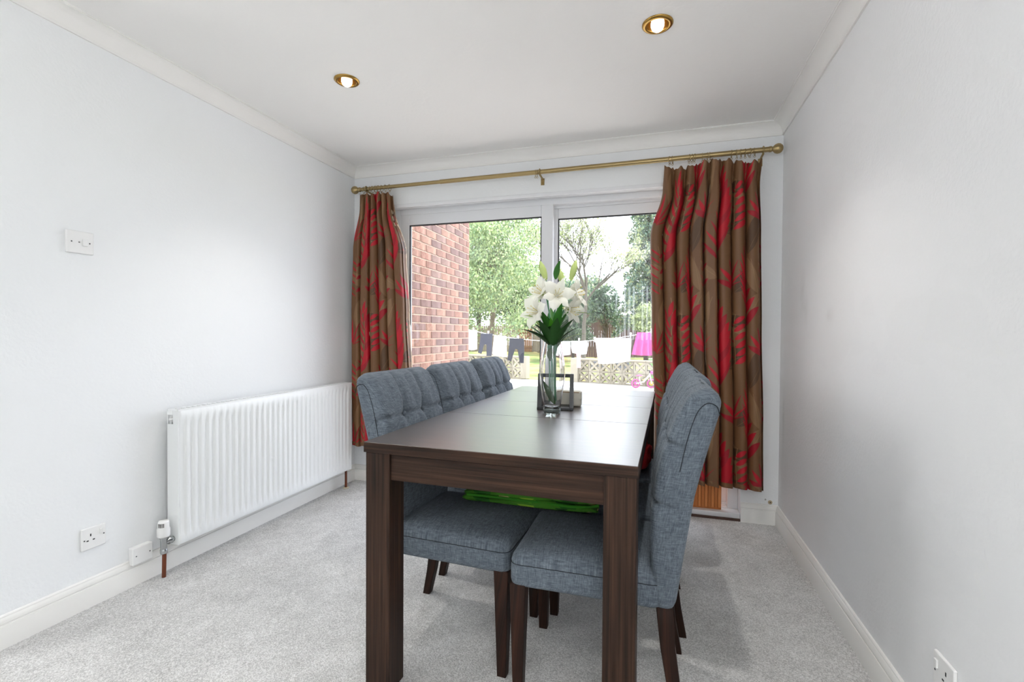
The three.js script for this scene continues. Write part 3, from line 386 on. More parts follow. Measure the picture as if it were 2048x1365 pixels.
// ---------------------------------------------------------------- vase of lilies
const VX = 1.773, VZ = 1.135;
{
  const k = 1 / 470;
  const v = thing('glass_vase', 'tall clear glass vase on the table', 'vase', [VX, TY, VZ]);
  const out = [[0, 0], [0.032, 0], [0.0355, 0.003], [0.0365, 0.012], [0.037, 0.03], [0.043, 0.075], [0.0515, 0.125], [0.0555, 0.165], [0.0535, 0.21], [0.0455, 0.26], [0.0385, 0.30], [0.0385, 0.318], [0.0405, 0.33], [0.0392, 0.3315]];
  const inn = [[0.0378, 0.33], [0.036, 0.318], [0.036, 0.30], [0.043, 0.26], [0.051, 0.21], [0.053, 0.165], [0.049, 0.125], [0.0405, 0.075], [0.034, 0.034], [0.028, 0.024], [0, 0.021]];
  part('glass', lathe([...out, ...inn], 64), new THREE.MeshPhysicalMaterial({ color: 0xffffff, roughness: 0.0, transmission: 1, thickness: 0.004, ior: 1.5, attenuationColor: new THREE.Color(0.82, 0.93, 0.88), attenuationDistance: 0.09 }), v);

  const green = std(0x2f6d1f, 0.5), darkGreen = std(0x1d4717, 0.45), lime = std(0x8fae3a, 0.5), freshGreen = std(0x4f9a26, 0.5), stemM = std(0x4f8f6a, 0.5);
  const petalM = new THREE.MeshPhysicalMaterial({ color: 0xf5f4ea, roughness: 0.7, transmission: 0.3, thickness: 0 });
  const throatM = new THREE.MeshPhysicalMaterial({ color: 0xd6df9a, roughness: 0.7, transmission: 0.3, thickness: 0 });
  const budM = phys(0xb9cb7c, 0.6), pollen = std(0xc9b24a, 0.8), filament = std(0xcfe0a0, 0.6);
  // frame: z' along a direction, blade bends towards its own "down"
  const orient = (g, pos, dir, roll = 0) => { const q = new THREE.Quaternion().setFromUnitVectors(new THREE.Vector3(0, 1, 0), new THREE.Vector3(...dir).normalize()); g.rotateY(roll); g.applyQuaternion(q); g.translate(...pos); return g; };
  const blade = (L, w, bend, cup = 0.2, twist = 0, tip = 1) => sheet(6, 14, (u, t) => { const s = u * 2 - 1, ww = w * Math.pow(Math.sin(Math.PI * Math.pow(clamp(t * 0.97 + 0.015, 0, 1), 0.75)), 0.85), a = bend * t, y = bend ? L * Math.sin(a) / bend : L * t, z = bend ? L * (1 - Math.cos(a)) / bend : 0, c = Math.cos(twist * t), sn = Math.sin(twist * t); const x = s * ww, d = -cup * Math.abs(s) * Math.abs(s) * ww + (bend < -0.6 ? 0.0035 * s * s * Math.sin(t * 19 + s * 2) : 0); return [x * c, y - (x * sn), z + d]; }, [0.1, 0.3]);
  const camRight = new THREE.Vector3(Math.cos(R(16.8)), 0, -Math.sin(R(16.8))), toCam = new THREE.Vector3(Math.sin(R(16.8)), 0, Math.cos(R(16.8)));
  // offsets: right (m), up (m), towards the viewer (m), from the point above the vase foot
  const P = (a, b, c) => [VX + camRight.x * a + toCam.x * c, TY + b, VZ + camRight.z * a + toCam.z * c];
  const D = (a, b, c) => [camRight.x * a + toCam.x * c, b, camRight.z * a + toCam.z * c];
  const b = thing('lily_bouquet', 'white lilies with dark green leaves in the glass vase', 'flowers');
  const stemTo = (pts, r = 0.003) => part('stem', tube(pts, r, 40, 7), stemM, b);
  const lily = (pos, dir, s, open = 1.0, roll = 0) => {
    const f = part('bloom', merge([...Array(6)].map((_, i) => { const inner = i % 2, g = blade((inner ? 0.092 : 0.088) * s, (inner ? 0.027 : 0.019) * s, -1.55 * open - 0.15 * inner, 0.32, 0); g.translate(0, 0, 0.0); g.rotateX(-0.22); g.translate(0, 0, 0.004 * s + (inner ? 0 : -0.001)); g.rotateY(i * Math.PI / 3 + Math.sin(i * 7.3) * 0.1); return orient(g, pos, dir, roll); })), petalM, b, 'open white lily bloom');
    part('throat', orient(lathe([[0.003, -0.012], [0.005, -0.004], [0.0085, 0.008], [0.013, 0.022], [0.016, 0.03]].map(([x, y]) => [x * s, y * s]), 16), pos, dir), throatM, f, 'pale yellow-green flower throat');
    part('stamens', merge([...Array(6)].map((_, i) => { const a = i * Math.PI / 3 + 0.4, g = merge([bar([0, 0, 0], [Math.cos(a) * 0.016 * s, 0.055 * s, Math.sin(a) * 0.016 * s], 0.0008, 0.0006, 5), new THREE.SphereGeometry(0.0026, 6, 5).scale(0.6, 1.5, 0.6).translate(Math.cos(a) * 0.0165 * s, 0.057 * s, Math.sin(a) * 0.0165 * s)]); return orient(g, pos, dir, roll); })), pollen, f);
    return f;
  };
  const foot = [P(-0.004, 0.05, 0.0), P(0.012, 0.045, 0.006), P(0.018, 0.05, -0.01), P(-0.012, 0.05, 0.004), P(0.004, 0.045, -0.006)], neck = [P(-0.004, 0.30, 0.002), P(0.004, 0.305, 0.008), P(0.008, 0.30, -0.006), P(-0.01, 0.305, -0.004), P(0.0, 0.31, 0.012)];
  // px offsets from the foot (1104, 828), scale 470 px/m
  const blooms = [ // centre px, depth, direction (right, up, towards viewer), size, openness
    [1111, 594, 0.06, [0.05, 0.2, 1], 1.12, 0.9], [1078, 586, 0.01, [-0.85, 0.45, 0.5], 1.1, 0.85], [1068, 626, 0.035, [-0.75, 0.15, 0.75], 1.12, 0.9], [1150, 588, 0.0, [0.95, 0.3, 0.4], 1.15, 0.85], [1140, 622, 0.03, [0.75, -0.2, 0.6], 1.1, 0.8]];
  blooms.forEach(([px, py, dz, dir, s, op], i) => {
    const c = P((px - 1104) * k, (828 - py) * k, dz), dd = D(...dir), n = new THREE.Vector3(...dd).normalize();
    const base = [c[0] - n.x * 0.035, c[1] - n.y * 0.035, c[2] - n.z * 0.035];
    lily(base, dd, s, op, i * 0.7);
    stemTo([foot[i % 5], [lerp(foot[i % 5][0], neck[i % 5][0], 0.5), TY + 0.17, lerp(foot[i % 5][2], neck[i % 5][2], 0.5)], neck[i % 5], [lerp(neck[i % 5][0], base[0], 0.55), lerp(neck[i % 5][1], base[1], 0.6), lerp(neck[i % 5][2], base[2], 0.55)], base], 0.0028);
  });
  // closed buds
  const bud = (px, py, tilt, L, dz) => { const g = lathe([[0, 0], [0.007, 0.004], [0.0125, 0.02], [0.0148, 0.036], [0.0125, 0.052], [0.006, 0.066], [0, 0.074]].map(([a, c]) => [a, c * L]), 14); const p = P((px - 1104) * k, (828 - py) * k, dz); part('bud', orient(g, p, D(...tilt)), budM, b, 'pale green closed bud'); stemTo([neck[0], [lerp(neck[0][0], p[0], 0.5), lerp(neck[0][1], p[1], 0.5), lerp(neck[0][2], p[2], 0.5)], p], 0.0018); };
  bud(1091, 563, [-0.35, 1, 0.1], 1.2, 0.0); bud(1140, 563, [0.25, 1, 0.1], 1.25, -0.01); bud(1124, 566, [-0.2, 1, -0.2], 0.9, -0.03);
  // leaves: root px, direction, length, half-width, bend
  const leaves = [
    [1109, 562, 0.02, [0.12, 1, 0.2], 0.075, 0.012, 0.3, green], [1100, 690, 0.02, [-1, 0.95, 0.2], 0.15, 0.017, 0.7, darkGreen], [1096, 692, 0.03, [-0.8, 0.8, 0.3], 0.125, 0.016, 0.5, darkGreen],
    [1098, 690, 0.04, [-0.35, 1, 0.5], 0.12, 0.017, 0.4, darkGreen], [1104, 692, 0.045, [0.05, 1, 0.5], 0.125, 0.018, 0.35, darkGreen], [1110, 690, 0.04, [0.4, 1, 0.4], 0.125, 0.016, 0.4, darkGreen], [1114, 690, 0.02, [0.6, 0.9, 0.2], 0.11, 0.015, 0.6, darkGreen],
    [1108, 665, 0.05, [0.12, 1, 0.35], 0.115, 0.015, 0.25, green], [1112, 668, 0.03, [0.35, 1, 0.2], 0.10, 0.015, 0.3, green], [1098, 668, 0.03, [-0.3, 1, 0.2], 0.10, 0.015, 0.3, green], [1090, 672, 0.01, [-0.55, 1, 0], 0.11, 0.012, 0.5, lime], [1104, 672, -0.02, [0, 1, -0.4], 0.13, 0.016, 0.4, green], [1114, 675, -0.01, [0.5, 1, -0.2], 0.10, 0.013, 0.5, darkGreen],
    [1116, 690, 0.02, [0.75, 0.75, 0.1], 0.15, 0.006, 1.1, lime], [1102, 697, 0.03, [-0.15, -0.9, 0.2], 0.05, 0.014, 0.1, darkGreen], [1094, 690, -0.02, [-0.6, 1, -0.3], 0.11, 0.014, 0.5, darkGreen], [1070, 640, 0.02, [-0.7, 0.35, 0.2], 0.05, 0.01, 0.4, lime], [1150, 628, 0.02, [0.8, 0.1, 0.2], 0.06, 0.008, 0.5, lime]];
  for (const [px, py, dz, dir, L, w, bend, m] of leaves) { const d = D(...dir), g = blade(L * 1.12, w * 1.3, bend, 0.25); const roll = Math.atan2(d[0], d[2]); part('leaf', orient(g, P((px - 1104) * k, (828 - py) * k, dz), d, roll), m, b); }
  for (let i = 0; i < 16; i++) { const a = rr(-0.9, 0.9), up = rr(0.8, 1.2), tw = rr(-0.5, 0.7), h = rr(0.26, 0.36), g = blade(rr(0.075, 0.14), rr(0.011, 0.018), rr(0.2, 0.9), 0.25, rr(-0.4, 0.4)), d = D(a, up, tw); part('leaf', orient(g, P(a * 0.02 * (h > 0.3 ? 1.6 : 1), h, tw * 0.02), d, Math.atan2(d[0], d[2])), [green, darkGreen, freshGreen][i % 3], b); }
  part('leaf', orient(blade(0.115, 0.013, -0.5, 0.2), P(0.012, 0.04, 0.012), D(-0.52, 1, 0.15), 0.3), darkGreen, b, 'leaf standing inside the vase');
  part('stem_cuff', (() => { const g = lathe([[0.012, 0.235], [0.019, 0.262], [0.024, 0.298], [0.022, 0.3], [0.010, 0.24]], 20); g.translate(VX, TY, VZ); return g; })(), new THREE.MeshPhysicalMaterial({ color: 0x4f8a68, roughness: 0.5 }), b);
}

// ---------------------------------------------------------------- napkin holder with napkin packets behind the vase
{
  const t = thing('napkin_holder', 'black wooden napkin holder frame behind the vase', 'napkin holder', [1.762, TY, 1.0], R(8));
  const bl = phys(0x17181a, 0.4), w = 0.08;
  part('base', bx(-w, w, 0, 0.012, -0.055, 0.055, 0.002), bl, t);
  for (const s of [-1, 1]) part('side_post', merge([(() => { const sh = new THREE.Shape([new THREE.Vector2(-0.05, 0), new THREE.Vector2(0.05, 0), new THREE.Vector2(0.012, 0.155), new THREE.Vector2(-0.012, 0.155)]); const g = new THREE.ExtrudeGeometry(sh, { depth: 0.017, bevelEnabled: false }); g.rotateY(Math.PI / 2); g.translate(s > 0 ? w - 0.017 : -w, 0, 0); return uvBox(g); })()]), bl, t);
  part('top_rail', bx(-w, w, 0.142, 0.158, -0.012, 0.012, 0.002), bl, t);
  const label = (() => { const c = document.createElement('canvas'); c.width = 256; c.height = 128; const x = c.getContext('2d'); x.fillStyle = '#dcdad2'; x.fillRect(0, 0, 256, 128); x.strokeStyle = '#2a2a2a'; x.lineWidth = 5; x.beginPath(); x.moveTo(150, 20); x.bezierCurveTo(135, 40, 175, 55, 150, 72); x.bezierCurveTo(140, 85, 150, 95, 138, 108); x.stroke(); x.fillStyle = '#8a6a4a'; x.fillRect(20, 6, 216, 8); const q = new THREE.CanvasTexture(c); q.colorSpace = THREE.SRGBColorSpace; return q; })();
  const pk = (name, lab, x, z, w2, h, d, turn) => { const o = thing(name, lab, 'napkins', [x, TY + 0.0005, z], turn); const g = new RoundedBoxGeometry(w2, h, d, 3, 0.012); g.translate(0, h / 2, 0); part('packet', g, phys(0xd9d7d0, 0.35, { map: label }), o); part('fold_line', bx(-w2 / 2 - 0.0005, w2 / 2 + 0.0005, h * 0.48, h * 0.5, -d / 2 - 0.0005, d / 2 + 0.0005), std(0xb8b4a8, 0.6), o); return o; };
  pk('napkin_packet', 'white wrapped napkin packet showing right of the black holder', 1.806, 0.905, 0.12, 0.075, 0.055, R(4)); pk('napkin_packet', 'small white napkin packet showing left of the vase and black holder', 1.692, 0.93, 0.06, 0.07, 0.05, R(8));
}

// ---------------------------------------------------------------- orange patch with upright ribs in the reveal behind the right curtain
{ const t = thing('orange_ribbed_patch', 'orange patch with upright ribs in the door reveal behind the right curtain', 'wooden panel', [2.36, 0.0405, -0.05]); const om = phys(0xd98a4a, 0.5), od = phys(0xc4763a, 0.5), g = bx(0, 0.0155, 0.012, 0.3, 0.004, 0.014, 0.002); part('backing', bx(0, 0.23, 0, 0.3, -0.008, 0.004), od, t); for (let i = 0; i < 12; i++) part('slat', g, i % 2 ? om : od, t).position.x = 0.004 + i * 0.0187; }

// ---------------------------------------------------------------- things on the seats
{
  const gm = (() => { const c = document.createElement('canvas'); c.width = 512; c.height = 256; const x = c.getContext('2d'); x.fillStyle = '#478a1c'; x.fillRect(0, 0, 512, 256); for (const [px, py, r, col] of [[60, 60, 50, '#7cc22e'], [160, 180, 70, '#2f7d18'], [300, 70, 60, '#8fbf35'], [400, 190, 60, '#3a8a1c'], [480, 60, 40, '#c9b23a'], [230, 120, 40, '#d8cf8a'], [340, 150, 30, '#d8b84a'], [100, 130, 24, '#b9a03a'], [420, 110, 44, '#7d6a80'], [200, 220, 46, '#1f5a14'], [30, 200, 50, '#256b16'], [300, 215, 36, '#1c4f14']]) { x.fillStyle = col; x.beginPath(); x.ellipse(px, py, r, r * 0.5, 0.4, 0, 7); x.fill(); } const t = new THREE.CanvasTexture(c); t.colorSpace = THREE.SRGBColorSpace; t.wrapS = t.wrapT = THREE.RepeatWrapping; return t; })();
  const t = thing('folded_blanket', 'green patterned folded blanket lying across the seats under the table', 'blanket', [1.735, 0.466, 1.285], R(2));
  const lay = (y0, th, ww, dd, ph) => { const rings = []; for (let j = 0; j <= 30; j++) { const q = j / 30 * 2 - 1, x = q * ww, e = Math.sqrt(Math.max(0.03, 1 - Math.pow(Math.abs(q), 14))); rings.push(rrect(dd * (0.97 + 0.03 * e), th * e, th * 0.9, 8, 2, 5).map(([s, n]) => new THREE.Vector3(x, y0 + n + 0.009 * Math.sin(x * 15 + ph) * (n > 0 ? 1 : 0.1) + 0.002, s + 0.008 * Math.sin(x * 13 + ph)))); } return loft(rings, [true, true], true, 3); };
  const m = phys(0xffffff, 0.85, { map: gm });
  part('lower_fold', lay(0.012, 0.0115, 0.26, 0.12, 0.5), m, t); part('upper_fold', lay(0.036, 0.0115, 0.255, 0.115, 2.1), m, t); part('top_fold', lay(0.060, 0.0115, 0.22, 0.11, 4.1), m, t);
  part('hem', tube([[-0.24, 0.03, 0.118], [-0.1, 0.031, 0.126], [0.05, 0.026, 0.122], [0.2, 0.026, 0.128], [0.262, 0.03, 0.11]], 0.005, 60, 8), std(0x3d8f1c, 0.9), t);
  const r = thing('red_cloth', 'crumpled red cloth on a right side chair under the table edge', 'cloth', [2.125, 0.465, 0.70]);
  const g = new THREE.SphereGeometry(1, 40, 24); { const p = g.attributes.position; for (let i = 0; i < p.count; i++) { const a = p.getX(i), b = p.getY(i), c = p.getZ(i), n = 1 + 0.28 * fbm(a * 2.2 + 4, b * 2.2, c * 2.2, 3) + 0.1 * Math.sin(8 * a + 5 * c); p.setXYZ(i, a * 0.05 * n, Math.max(0, (b + 0.85) * 0.075 * n), c * 0.12 * n); } g.computeVertexNormals(); }
  part('cloth', g, std(0xb3121e, 0.9), r);
}

// ================================================================ outside
const GY = -0.17;
M.paving = std(0xffffff, 0.95, { map: tex(512, 512, (u, v) => { const n = 172 + 44 * tnoise(u, v, 7, 3, 4) + (rnd() - 0.5) * 26; return [n, n - 3, n - 9]; }, true, 0.5) });
M.grass = std(0xffffff, 1, { map: tex(1024, 1024, (u, v) => { const d = clamp(0.45 + 1.5 * tnoise(u, v, 9, 5, 4), 0, 1), s = (rnd() - 0.5) * 46; return [lerp(98, 165, d) + s, lerp(118, 150, d) + s, lerp(58, 98, d) + s]; }, true, 0.16) });
struct('patio', bx(-9, 9, GY - 0.15, GY, -9.75, -0.3), M.paving, 'pale concrete patio');
struct('lawn', bx(-30, 30, GY - 0.2, GY - 0.012, -46, -9.75), M.grass, 'dry patchy garden lawn');
// ---------------------------------------------------------------- brick return wall, every brick a piece
{
  const wall = struct('wall_exterior', null, null, 'red brick wall running out from the house');
  const bh = 0.0773, bl = 0.232, mj = 0.0115, zA = -0.3, zB = -2.24, xF = 0.035;
  part('mortar', bx(-0.22, xF - 0.005, GY, GY + 36 * bh, zB + 0.003, zA), std(0x9c8879, 0.95, { bumpMap: rollerBump, bumpScale: 0.002 }), wall, 'pale mortar joints');
  const bmap = tex(256, 256, (u, v) => { const st = tnoise(u, v, 14, 9, 3, 2) * 90, n = st + tnoise(u, v, 30, 2, 3) * 40 + (rnd() - 0.5) * 26; return [225 + n * 0.8, 222 + n, 220 + n]; }, true, [2.1, 2.1]);
  const tones = [0x836459, 0x7a5d55, 0x8b695d, 0x705a57, 0x806962, 0x8f7062].map(c => std(c, 0.9, { map: bmap, bumpMap: bmap, bumpScale: 0.002 }));
  const mk = L => { const g = bx(-0.1, 0, 0, bh - mj, -L + mj, 0, 0.0025, 'x'); const p = g.attributes.position, uv = g.attributes.uv; for (let i = 0; i < p.count; i++) uv.setXY(i, p.getZ(i), p.getY(i)); return g; };
  const full = mk(bl), half = mk(bl / 2); const low = [];
  for (let r = 0; r < 36; r++) {
    let z = zA - 0.004, first = r % 2;
    while (z > zB + 0.05) { let L = first ? bl / 2 : bl; first = 0; if (z - L < zB) L = z - zB; if (L < 0.06) break; const g = Math.abs(L - bl) < 0.002 ? full : Math.abs(L - bl / 2) < 0.002 ? half : mk(L); const px = xF + rr(-0.0015, 0.0015), py = GY + r * bh; if (r < 6) { const q = g.clone(); q.translate(px, py, z); low.push(q); } else { const m = part('brick', g, tones[Math.floor(rnd() * 6)], wall); m.position.set(px, py, z); } z -= L; }
  }
  const lo = part('lower_bricks', merge(low), tones[1], wall); lo.userData.kind = 'stuff';
  part('roof_edge', bx(-0.8, 0.12, GY + 36 * bh, GY + 36 * bh + 0.16, zB - 0.08, zA), M.upvc, wall);
}
// ---------------------------------------------------------------- pierced screen block walls
{
  const S = 0.3, sh = new THREE.Shape([new THREE.Vector2(-0.147, -0.147), new THREE.Vector2(0.147, -0.147), new THREE.Vector2(0.147, 0.147), new THREE.Vector2(-0.147, 0.147)]);
  for (let k = 0; k < 4; k++) { const a = k * Math.PI / 2, T = (x, y) => [x * Math.cos(a) - y * Math.sin(a), x * Math.sin(a) + y * Math.cos(a)]; const h = new THREE.Path(); h.moveTo(...T(-0.092, 0.118)); h.quadraticCurveTo(...T(0, 0.124), ...T(0.092, 0.118)); h.quadraticCurveTo(...T(0.02, 0.085), ...T(0, 0.022)); h.quadraticCurveTo(...T(-0.02, 0.085), ...T(-0.092, 0.118)); sh.holes.push(h); }
  const bg = uvBox(new THREE.ExtrudeGeometry(sh, { depth: 0.09, bevelEnabled: false, curveSegments: 6 })); bg.translate(0, 0.15, -0.045);
  const conc = [0x8b8473, 0x968f7e, 0x807968].map(c => std(c, 0.95)), ang = -Math.atan(0.26);
  const zAt = x => -9.6 + 0.26 * (x - 0.06), step = S * Math.cos(Math.atan(0.26));
  const build = (label, xs, n, dirn, pierX) => {
    const t = thing('screen_wall', label, 'garden wall', [pierX, GY, zAt(pierX)], ang);
    part('pier', bx(-0.1, 0.1, 0, 0.64, -0.1, 0.1, 0.006), conc[1], t, 'solid pale end pier');
    for (let i = 0; i < n; i++) for (let j = 0; j < 2; j++) { const m = part('block', bg, conc[Math.floor(rnd() * 3)], t); m.position.set(dirn * (0.25 + i * S), j * S, 0); m.rotation.y = rr(-0.01, 0.01); }
    for (let i = 0; i < n; i += 2) { const m = part('coping', bx(-0.298, 0.298, 0.6, 0.64, -0.075, 0.075, 0.006), conc[1], t); m.position.x = dirn * (0.25 + (i + 0.5) * S); }
    part('plinth', bx(dirn > 0 ? 0.1 : -0.1 - n * S, dirn > 0 ? 0.1 + n * S : -0.1, -0.04, 0.006, -0.06, 0.06), conc[2], t);
  };
  build('pierced concrete block wall right of the garden gap', 0, 12, 1, 0.15);
  build('pierced concrete block wall left of the garden gap', 0, 10, -1, -1.36);
}
// ---------------------------------------------------------------- washing line
{
  const at = s => [0.282 + 0.957 * s, 0.975 + 0.0688 * s * s - 0.0307 * s, -5.712 - 0.289 * s], TU = Math.atan2(0.289, 0.957);
  solo('washing_line', tube([...Array(23)].map((_, i) => at(lerp(-2.97, 3.57, i / 22))), 0.005, 120, 6), std(0xf2f2f0, 0.6), 'white washing line sagging across the patio', 'washing line');
  for (const s of [-3, 3.6]) { const p = at(s), t = thing('line_post', s < 0 ? 'grey washing line post behind the brick wall' : 'grey washing line post behind the right curtain', 'post', [p[0], GY, p[2]]); part('pole', bar([0, 0, 0], [0, p[1] - GY + 0.05, 0], 0.025, 0.025, 12), std(0x8a8d8f, 0.5), t); part('cap', new THREE.SphereGeometry(0.03, 12, 8).translate(0, p[1] - GY + 0.05, 0), std(0x55585a, 0.5), t); }
  const hang = (name, label, category, s, outline, m, depth = 0.012, fold = 0.02) => { // outline in metres, x along the line, y down from it
    const p = at(s), t = thing(name, label, category, [p[0], p[1], p[2]], TU); const shp = new THREE.Shape(outline.map(([a, b]) => new THREE.Vector2(a, b)));
    const g0 = new THREE.ExtrudeGeometry(shp, { depth, bevelEnabled: true, bevelSize: 0.004, bevelThickness: 0.004, bevelSegments: 1, curveSegments: 4 }); g0.translate(0, 0, -depth / 2);
    const q = g0.attributes.position; for (let i = 0; i < q.count; i++) q.setZ(i, q.getZ(i) + fold * (-q.getY(i)) * Math.sin(q.getX(i) * 16)); g0.computeVertexNormals(); part('cloth', uvBox(g0), m, t); return t;
  };
  const drape = (name, label, category, s, w0, w1, len, shift, m, folds, amp, lo = 0) => { const p = at(s), t = thing(name, label, category, [p[0], p[1], p[2]], TU); const f = d => (u, v) => { const x = lerp(-w0, w0, u) * (1 - v) + (shift + lerp(-w1, w1, u)) * v; return [x, 0.006 - len * v * (1 + lo * (u - 0.5)) - 0.02 * v * Math.sin(u * 3.1), d + amp * v * Math.sin(u * Math.PI * 2 * folds)]; }; part('front', sheet(40, 14, f(0.007)), m, t); part('back', sheet(40, 14, f(-0.007)), m, t); return t; };
  const white = std(0xd4d6d8, 0.9), cream = std(0xd2cdc0, 0.9), charcoal = std(0x2e2f36, 0.9), slate = std(0x3b3c46, 0.9), pink = std(0xb04a80, 0.85), pale = std(0xc9a9b4, 0.9);
  drape('cream_blouse', 'cream white blouse hanging next to the brick wall', 'clothing', -1.48, 0.1, 0.1, 0.36, 0.0, cream, 2, 0.02);
  hang('grey_trousers', 'slate grey trousers hanging between two white cloths', 'clothing', -1.2, [[-0.11, 0], [0.11, 0], [0.1, -0.18], [0.09, -0.42], [0.0, -0.42], [0.0, -0.2], [-0.05, -0.2], [-0.1, -0.38], [-0.16, -0.36], [-0.12, -0.14]], slate);
  drape('white_cloth', 'flared white cloth hanging beside the charcoal leggings', 'clothing', -0.945, 0.115, 0.14, 0.37, -0.01, white, 1.5, 0.02, 0.15);
  hang('charcoal_leggings', 'charcoal leggings with spread legs on the washing line', 'clothing', -0.63, [[-0.13, 0], [0.13, 0], [0.14, -0.2], [0.13, -0.46], [0.06, -0.46], [0.02, -0.2], [-0.03, -0.19], [-0.11, -0.43], [-0.17, -0.4], [-0.14, -0.14]], charcoal);
  drape('small_white_towel', 'small white towel hanging just right of the vase', 'clothing', 0.28, 0.1, 0.12, 0.25, -0.01, white, 1.2, 0.012);
  hang('white_shirt', 'small white t-shirt hanging between two white towels', 'clothing', 0.57, [[-0.16, 0], [0.13, 0], [0.15, -0.05], [0.12, -0.24], [0.02, -0.25], [-0.14, -0.22], [-0.17, -0.1]], white);
  hang('pink_cloth_strip', 'long pale pink cloth strip hanging below the white t-shirt', 'clothing', 0.54, [[-0.035, -0.2], [0.05, -0.2], [0.04, -0.34], [0.05, -0.5], [-0.02, -0.5], [-0.02, -0.33]], pale, 0.01).position.z += 0.03;
  drape('white_towel', 'large white towel pegged near the right curtain', 'towel', 1.2, 0.345, 0.3, 0.46, 0.02, white, 1.2, 0.02, -0.12);
  drape('pink_skirt', 'bright pink pleated skirt on the washing line', 'clothing', 1.82, 0.17, 0.27, 0.42, 0.0, pink, 4, 0.03);
  { const peg = thing('clothes_peg', '', 'clothes peg'); part('clip', merge([bx(-0.016, 0.016, 0.02, 0.06, -0.009, 0.009, 0.004), bx(-0.009, 0.009, -0.035, 0.03, -0.009, 0.009, 0.003)]), std(0xf3f3f3, 0.5), peg); part('spring', new THREE.TorusGeometry(0.006, 0.002, 5, 10).translate(0, 0.012, 0.01), M.chrome, peg);
    const where = [[-1.45, 'at the cream white blouse'], [-1.17, 'at the slate grey trousers'], [-0.93, 'at the flared white cloth'], [-0.6, 'at the charcoal leggings'], [0.55, 'at the small white t-shirt'], [0.85, 'at the left corner of the large white towel'], [1.53, 'at the right corner of the large white towel'], [1.92, 'at the pink skirt']];
    where.forEach(([s, w], i) => { const c = i ? dup(peg) : peg; const p = at(s); c.position.set(...p); c.rotation.y = TU; tag(c, `white clothes peg on the line ${w}`, 'clothes peg', 'pegs on the washing line'); }); }
}
// ---------------------------------------------------------------- child's bike, tub, garden chairs
{
  const t = thing('balance_bike', 'small pink and white child bike against the block wall', 'bike', [1.93, GY, -8.66], R(16));
  const pinkM = std(0xa85484, 0.6), whiteM = std(0xcfc8ca, 0.4), yel = std(0xb09c58, 0.6), dk = std(0x2e3236, 0.6);
  for (const [x, m] of [[-0.18, pinkM], [0.19, yel]]) { const w = part('wheel', new THREE.TorusGeometry(0.092, 0.018, 8, 28), pinkM, t); w.position.set(x, 0.11, 0); part('hub', lathe([[0, -0.02], [0.05, -0.012], [0.05, 0.012], [0, 0.02]], 16).rotateX(Math.PI / 2), m, w); }
  part('frame', merge([bar([-0.18, 0.11, 0.025], [0.02, 0.15, 0], 0.014), bar([0.0, 0.14, 0], [0.16, 0.33, 0], 0.02), bar([-0.08, 0.14, 0], [-0.1, 0.28, 0], 0.012), bar([0.19, 0.11, 0.03], [0.15, 0.36, 0], 0.014)]), whiteM, t);
  part('saddle', (() => { const g = new THREE.SphereGeometry(1, 16, 10); g.scale(0.08, 0.02, 0.04); g.translate(-0.1, 0.3, 0); return g; })(), pinkM, t); part('handlebar', merge([bar([0.15, 0.34, 0], [0.14, 0.42, 0], 0.01), bar([0.13, 0.42, -0.12], [0.13, 0.42, 0.12], 0.01)]), dk, t); part('basket', bx(0.16, 0.24, 0.34, 0.41, -0.06, 0.06, 0.01), pinkM, t);
  const b = thing('storage_tub', 'pale green plastic tub behind the block wall', 'tub', [2.3, GY, -10.5]); part('tub_body', loft([[0, 0.2], [0.6, 0.26]].map(([y, w]) => rrect(w, w * 0.8, 0.04).map(([a, c]) => new THREE.Vector3(a, y, c)).reverse()), [true, false]), std(0x7fb870, 0.6), b); part('rim', bx(-0.28, 0.28, 0.59, 0.62, -0.23, 0.23, 0.01), std(0x74aa66, 0.6), b);
  const gc = thing('garden_chair', '', 'chair'); const gm = std(0x5a5e66, 0.6), gl = std(0x5a4634, 0.7);
  part('seat', bx(-0.22, 0.22, 0.3, 0.33, -0.2, 0.2, 0.01), gm, gc); part('backrest', bx(-0.22, 0.22, 0.33, 0.6, -0.22, -0.19, 0.01), gm, gc); for (const x of [-0.19, 0.19]) for (const z of [-0.18, 0.18]) part('leg', bx(x - 0.018, x + 0.018, 0, 0.3, z - 0.018, z + 0.018), gl, gc);
  [[0.62, -10.4, 'grey garden chair behind the block wall, nearer the gap'], [1.25, -10.3, 'grey garden chair behind the block wall, nearer the bike']].forEach(([x, z, l], i) => { const c = i ? dup(gc) : gc; c.position.set(x, GY - 0.012, z); c.rotation.y = Math.PI + 0.2; tag(c, l, 'chair', 'garden chairs behind the wall'); });
}
